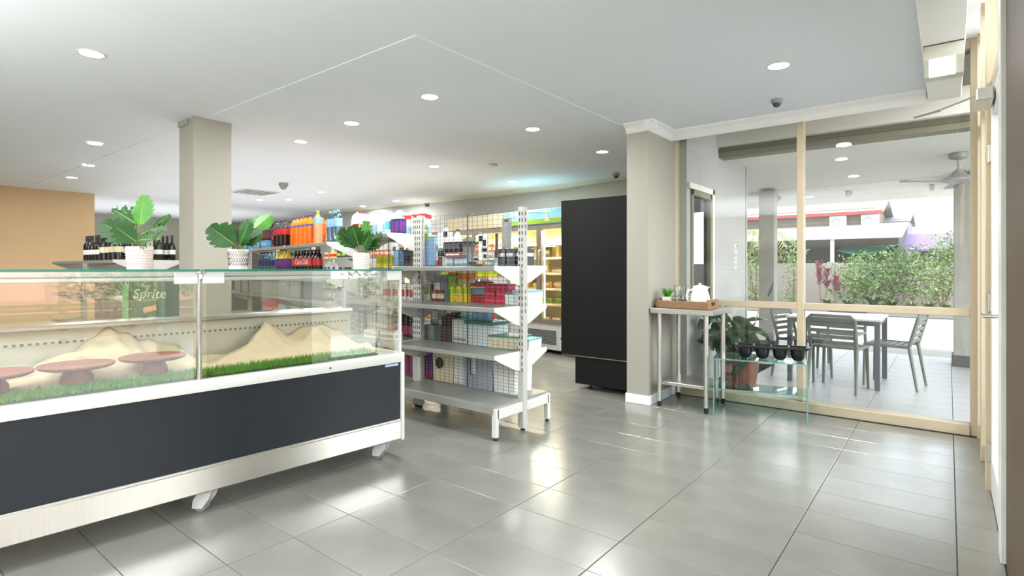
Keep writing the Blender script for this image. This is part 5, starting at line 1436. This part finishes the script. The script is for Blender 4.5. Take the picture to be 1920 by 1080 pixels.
# ------------------------------------------------------------------ neighbour buildings beyond the fence
nb = thing('neighbour_house', 'two level house with red edged roof and white lower roof beyond the fence', 'building', (0, 30, 0))
M_sid = mat('house_cladding', (124, 112, 96), .8, vary=.08)
MB().box(-14, 1.5, 0, -2.75, 7, 4.2).build('upper_wall', M_sid, nb, smooth=False)
for k in range(6):
    z = 3.0 + .16*k
    MB().box(-14, 1.46, z, -2.72, 1.5, z + .15, .008).build('cladding_board', M_sid, nb, smooth=False)
MB().prism([(1.0, 3.98), (4.5, 5.0), (7.5, 4.2), (7.5, 4.05), (4.5, 4.8), (1.0, 3.85)], 'x', -14.4, -2.4).build('upper_roof', mat('roof_pale', (160, 150, 146), .7), nb, smooth=False)
MB().box(-14.4, .94, 3.84, -2.4, 1.0, 4.0, .01).build('gutter', mat('gutter_red', (150, 52, 56), .5), nb, smooth=False)
MB().prism([(-3.0, 2.62), (1.6, 3.42), (1.6, 3.30), (-3.0, 2.50)], 'x', -16, -1.45).build('lower_roof', mat('roof_white', (166, 167, 170), .55, vary=.02), nb, smooth=False)
MB().box(-16, -.8, 0, -4.35, 1.4, 2.7).build('lower_wall', mat('dark_screen', (58, 62, 64), .9, vary=.05), nb, smooth=False)
MB().box(-4.35, .6, 0, -1.8, 1.4, 2.7).build('porch_wall', mat('dark_screen2', (44, 48, 50), .9), nb, smooth=False)
MB().box(-4.0, -2.8, 0, -3.86, -2.66, 2.56).build('porch_post', M_white, nb, smooth=False)
MB().box(-16, -.86, 1.38, -4.3, -.8, 1.43).build('rail', M_white, nb, smooth=False)
sv = MB()
n = 10
vv = []; ff = []
for i in range(n + 1):
    for j in range(5):
        u = i/n; w_ = j/4
        vv.append((-3.8 + 2.2*u, -2.5 + 1.6*w_, 2.28 - .5*math.sin(PI*u)*.6*(1 - w_) - .25*(1 - w_)*(1 - u)))
for i in range(n):
    for j in range(4): a = i*5 + j; ff.append((a, a + 1, a + 6, a + 5))
sh_ = sv.add(vv, ff).build('shade_sail', mat('sail_green', (44, 130, 100), .8), None, ang=80)
sh_.location = (0, 30, 0)
tag(sh_, 'green shade sail strung under the white lower roof', 'shade sail')
so = sh_.modifiers.new('thick', 'SOLIDIFY'); so.thickness = .01
for k, x in enumerate((-4.25, -2.93)):
    t = thing('air_conditioner', ['white outdoor air conditioner on house wall, the left of two', 'white outdoor air conditioner on house wall, the right of two'][k], 'air conditioner', (x, 31.1, 3.22), 0, 'air conditioners on the house wall')
    MB().box(-.36, 0, 0, .36, .32, .62, .02).build('case', mat('unit_white', (196, 196, 194), .5), t, smooth=False)
    MB().tube([(-.08, -.012, .31), (-.08, 0, .31)], .22, 24).build('fan_grille', GRY, t)
    MB().tube([(-.08, -.02, .31), (-.08, -.011, .31)], .05, 14).build('fan_hub', WHT, t)
    MB().tube([(.38, .15, .12), (.46, .15, .1), (.47, .15, -.05)], .03, 8).build('pipe', M_white, t)
gr2 = thing('grey_roof_building', 'distant low building with a grey roof right of the house', 'building', (0, 36, 0))
MB().box(-4.6, 0, 0, -1.7, 5, 3.9).build('wall', mat('grey_wall', (130, 132, 138), .8), gr2, smooth=False)
MB().prism([(-.6, 3.75), (2.5, 4.45), (5.5, 3.9), (5.5, 3.8), (2.5, 4.3), (-.6, 3.65)], 'x', -4.8, -1.55).build('roof', mat('grey_roof', (120, 124, 136), .6), gr2, smooth=False)
pu = thing('purple_roof_building', 'low building with purple roof behind the garden shrubs', 'building', (0, 28, 0))
MB().box(-1.2, .4, 0, 2.6, 4, 2.1).build('wall', mat('slate_wall', (80, 76, 86), .8), pu, smooth=False)
MB().prism([(0, 2.05), (3.4, 2.85), (3.4, 2.75), (0, 1.95)], 'x', -1.5, 2.8).build('roof', mat('roof_purple', (104, 82, 138), .6), pu, smooth=False)
# palm fronds left behind post
pa = thing('palm_tree', 'palm with pale arching fronds behind the slim patio post', 'tree', (gx(1425, 24), 24, 0))
MB().tube([(0, 0, 0), (.05, 0, 1.5), (0, 0, 2.7)], [.14, .1, .08], 8).build('trunk', M_bark, pa)
for k in range(9):
    a = 2*PI*k/9; b = MB(); pts = []
    for i in range(7):
        s = i/6; pts.append(Vector((math.cos(a)*1.5*s, math.sin(a)*1.5*s, 2.7 + .7*s - 1.3*s*s)))
    b.tube(pts, .012, 5)
    for i in range(1, 7):
        for sg in (-1, 1):
            for q in range(3):
                p = pts[i-1].lerp(pts[i], q/3); d = (pts[i] - pts[i-1]).normalized(); sd = Vector((-math.sin(a), math.cos(a), 0))*sg
                e = p + d*.18 + sd*.28 + Vector((0, 0, -.18))
                b.add([p, p + d*.05, e], [(0, 1, 2)])
    b.build('frond', mat('palm_leaf', (136, 148, 76), .6, vary=.3), pa, smooth=False)

# ------------------------------------------------------------------ street side seen mirrored in the case glass
pkb_ = thing('pink_building', 'pink rendered building across the side street, mirrored in the case glass', 'building', (12, 0, 0))
MB().box(0, -6, 0, 5, 6.5, 4.2).build('wall', mat('pink_render', (236, 176, 160), .8), pkb_, smooth=False)
MB().box(-.3, -6.3, 4.2, 5.3, 6.8, 4.5).build('roof', M_white, pkb_, smooth=False)
tf = thing('timber_fence', 'low brown slatted fence outside, mirrored in the case glass', 'fence', (5.6, 0, 0))
for k in range(4):
    MB().box(-.02, -2, .1 + .15*k, .02, 4.4, .22 + .15*k, .004).build('slat', mat('fence_timber', (150, 128, 100), .8, vary=.15), tf, smooth=False)
for k in range(5):
    MB().box(.02, -2 + 1.6*k, 0, .1, -1.9 + 1.6*k, 1.05).build('post', mat('fence_timber', (150, 128, 100), .8), tf, smooth=False)
shrub('street_shrub', (7.2, 2.3, 0), [((0, 0, 1.1), (.8, 1.2, .8), 1300), ((0, 1.6, 1.2), (.7, .9, .9), 1000)], M_g1, 'yellow green bush behind the timber fence, mirrored in case glass', .14, 200)
shrub('street_shrub', (6.5, 8.5, 0), [((0, 0, 1.2), (1.2, 1.8, 1.1), 1800), ((0, 3.0, 1.3), (1.0, 1.6, 1.2), 1600)], M_g1, 'green hedge along the side street, mirrored in case glass', .15, 220)
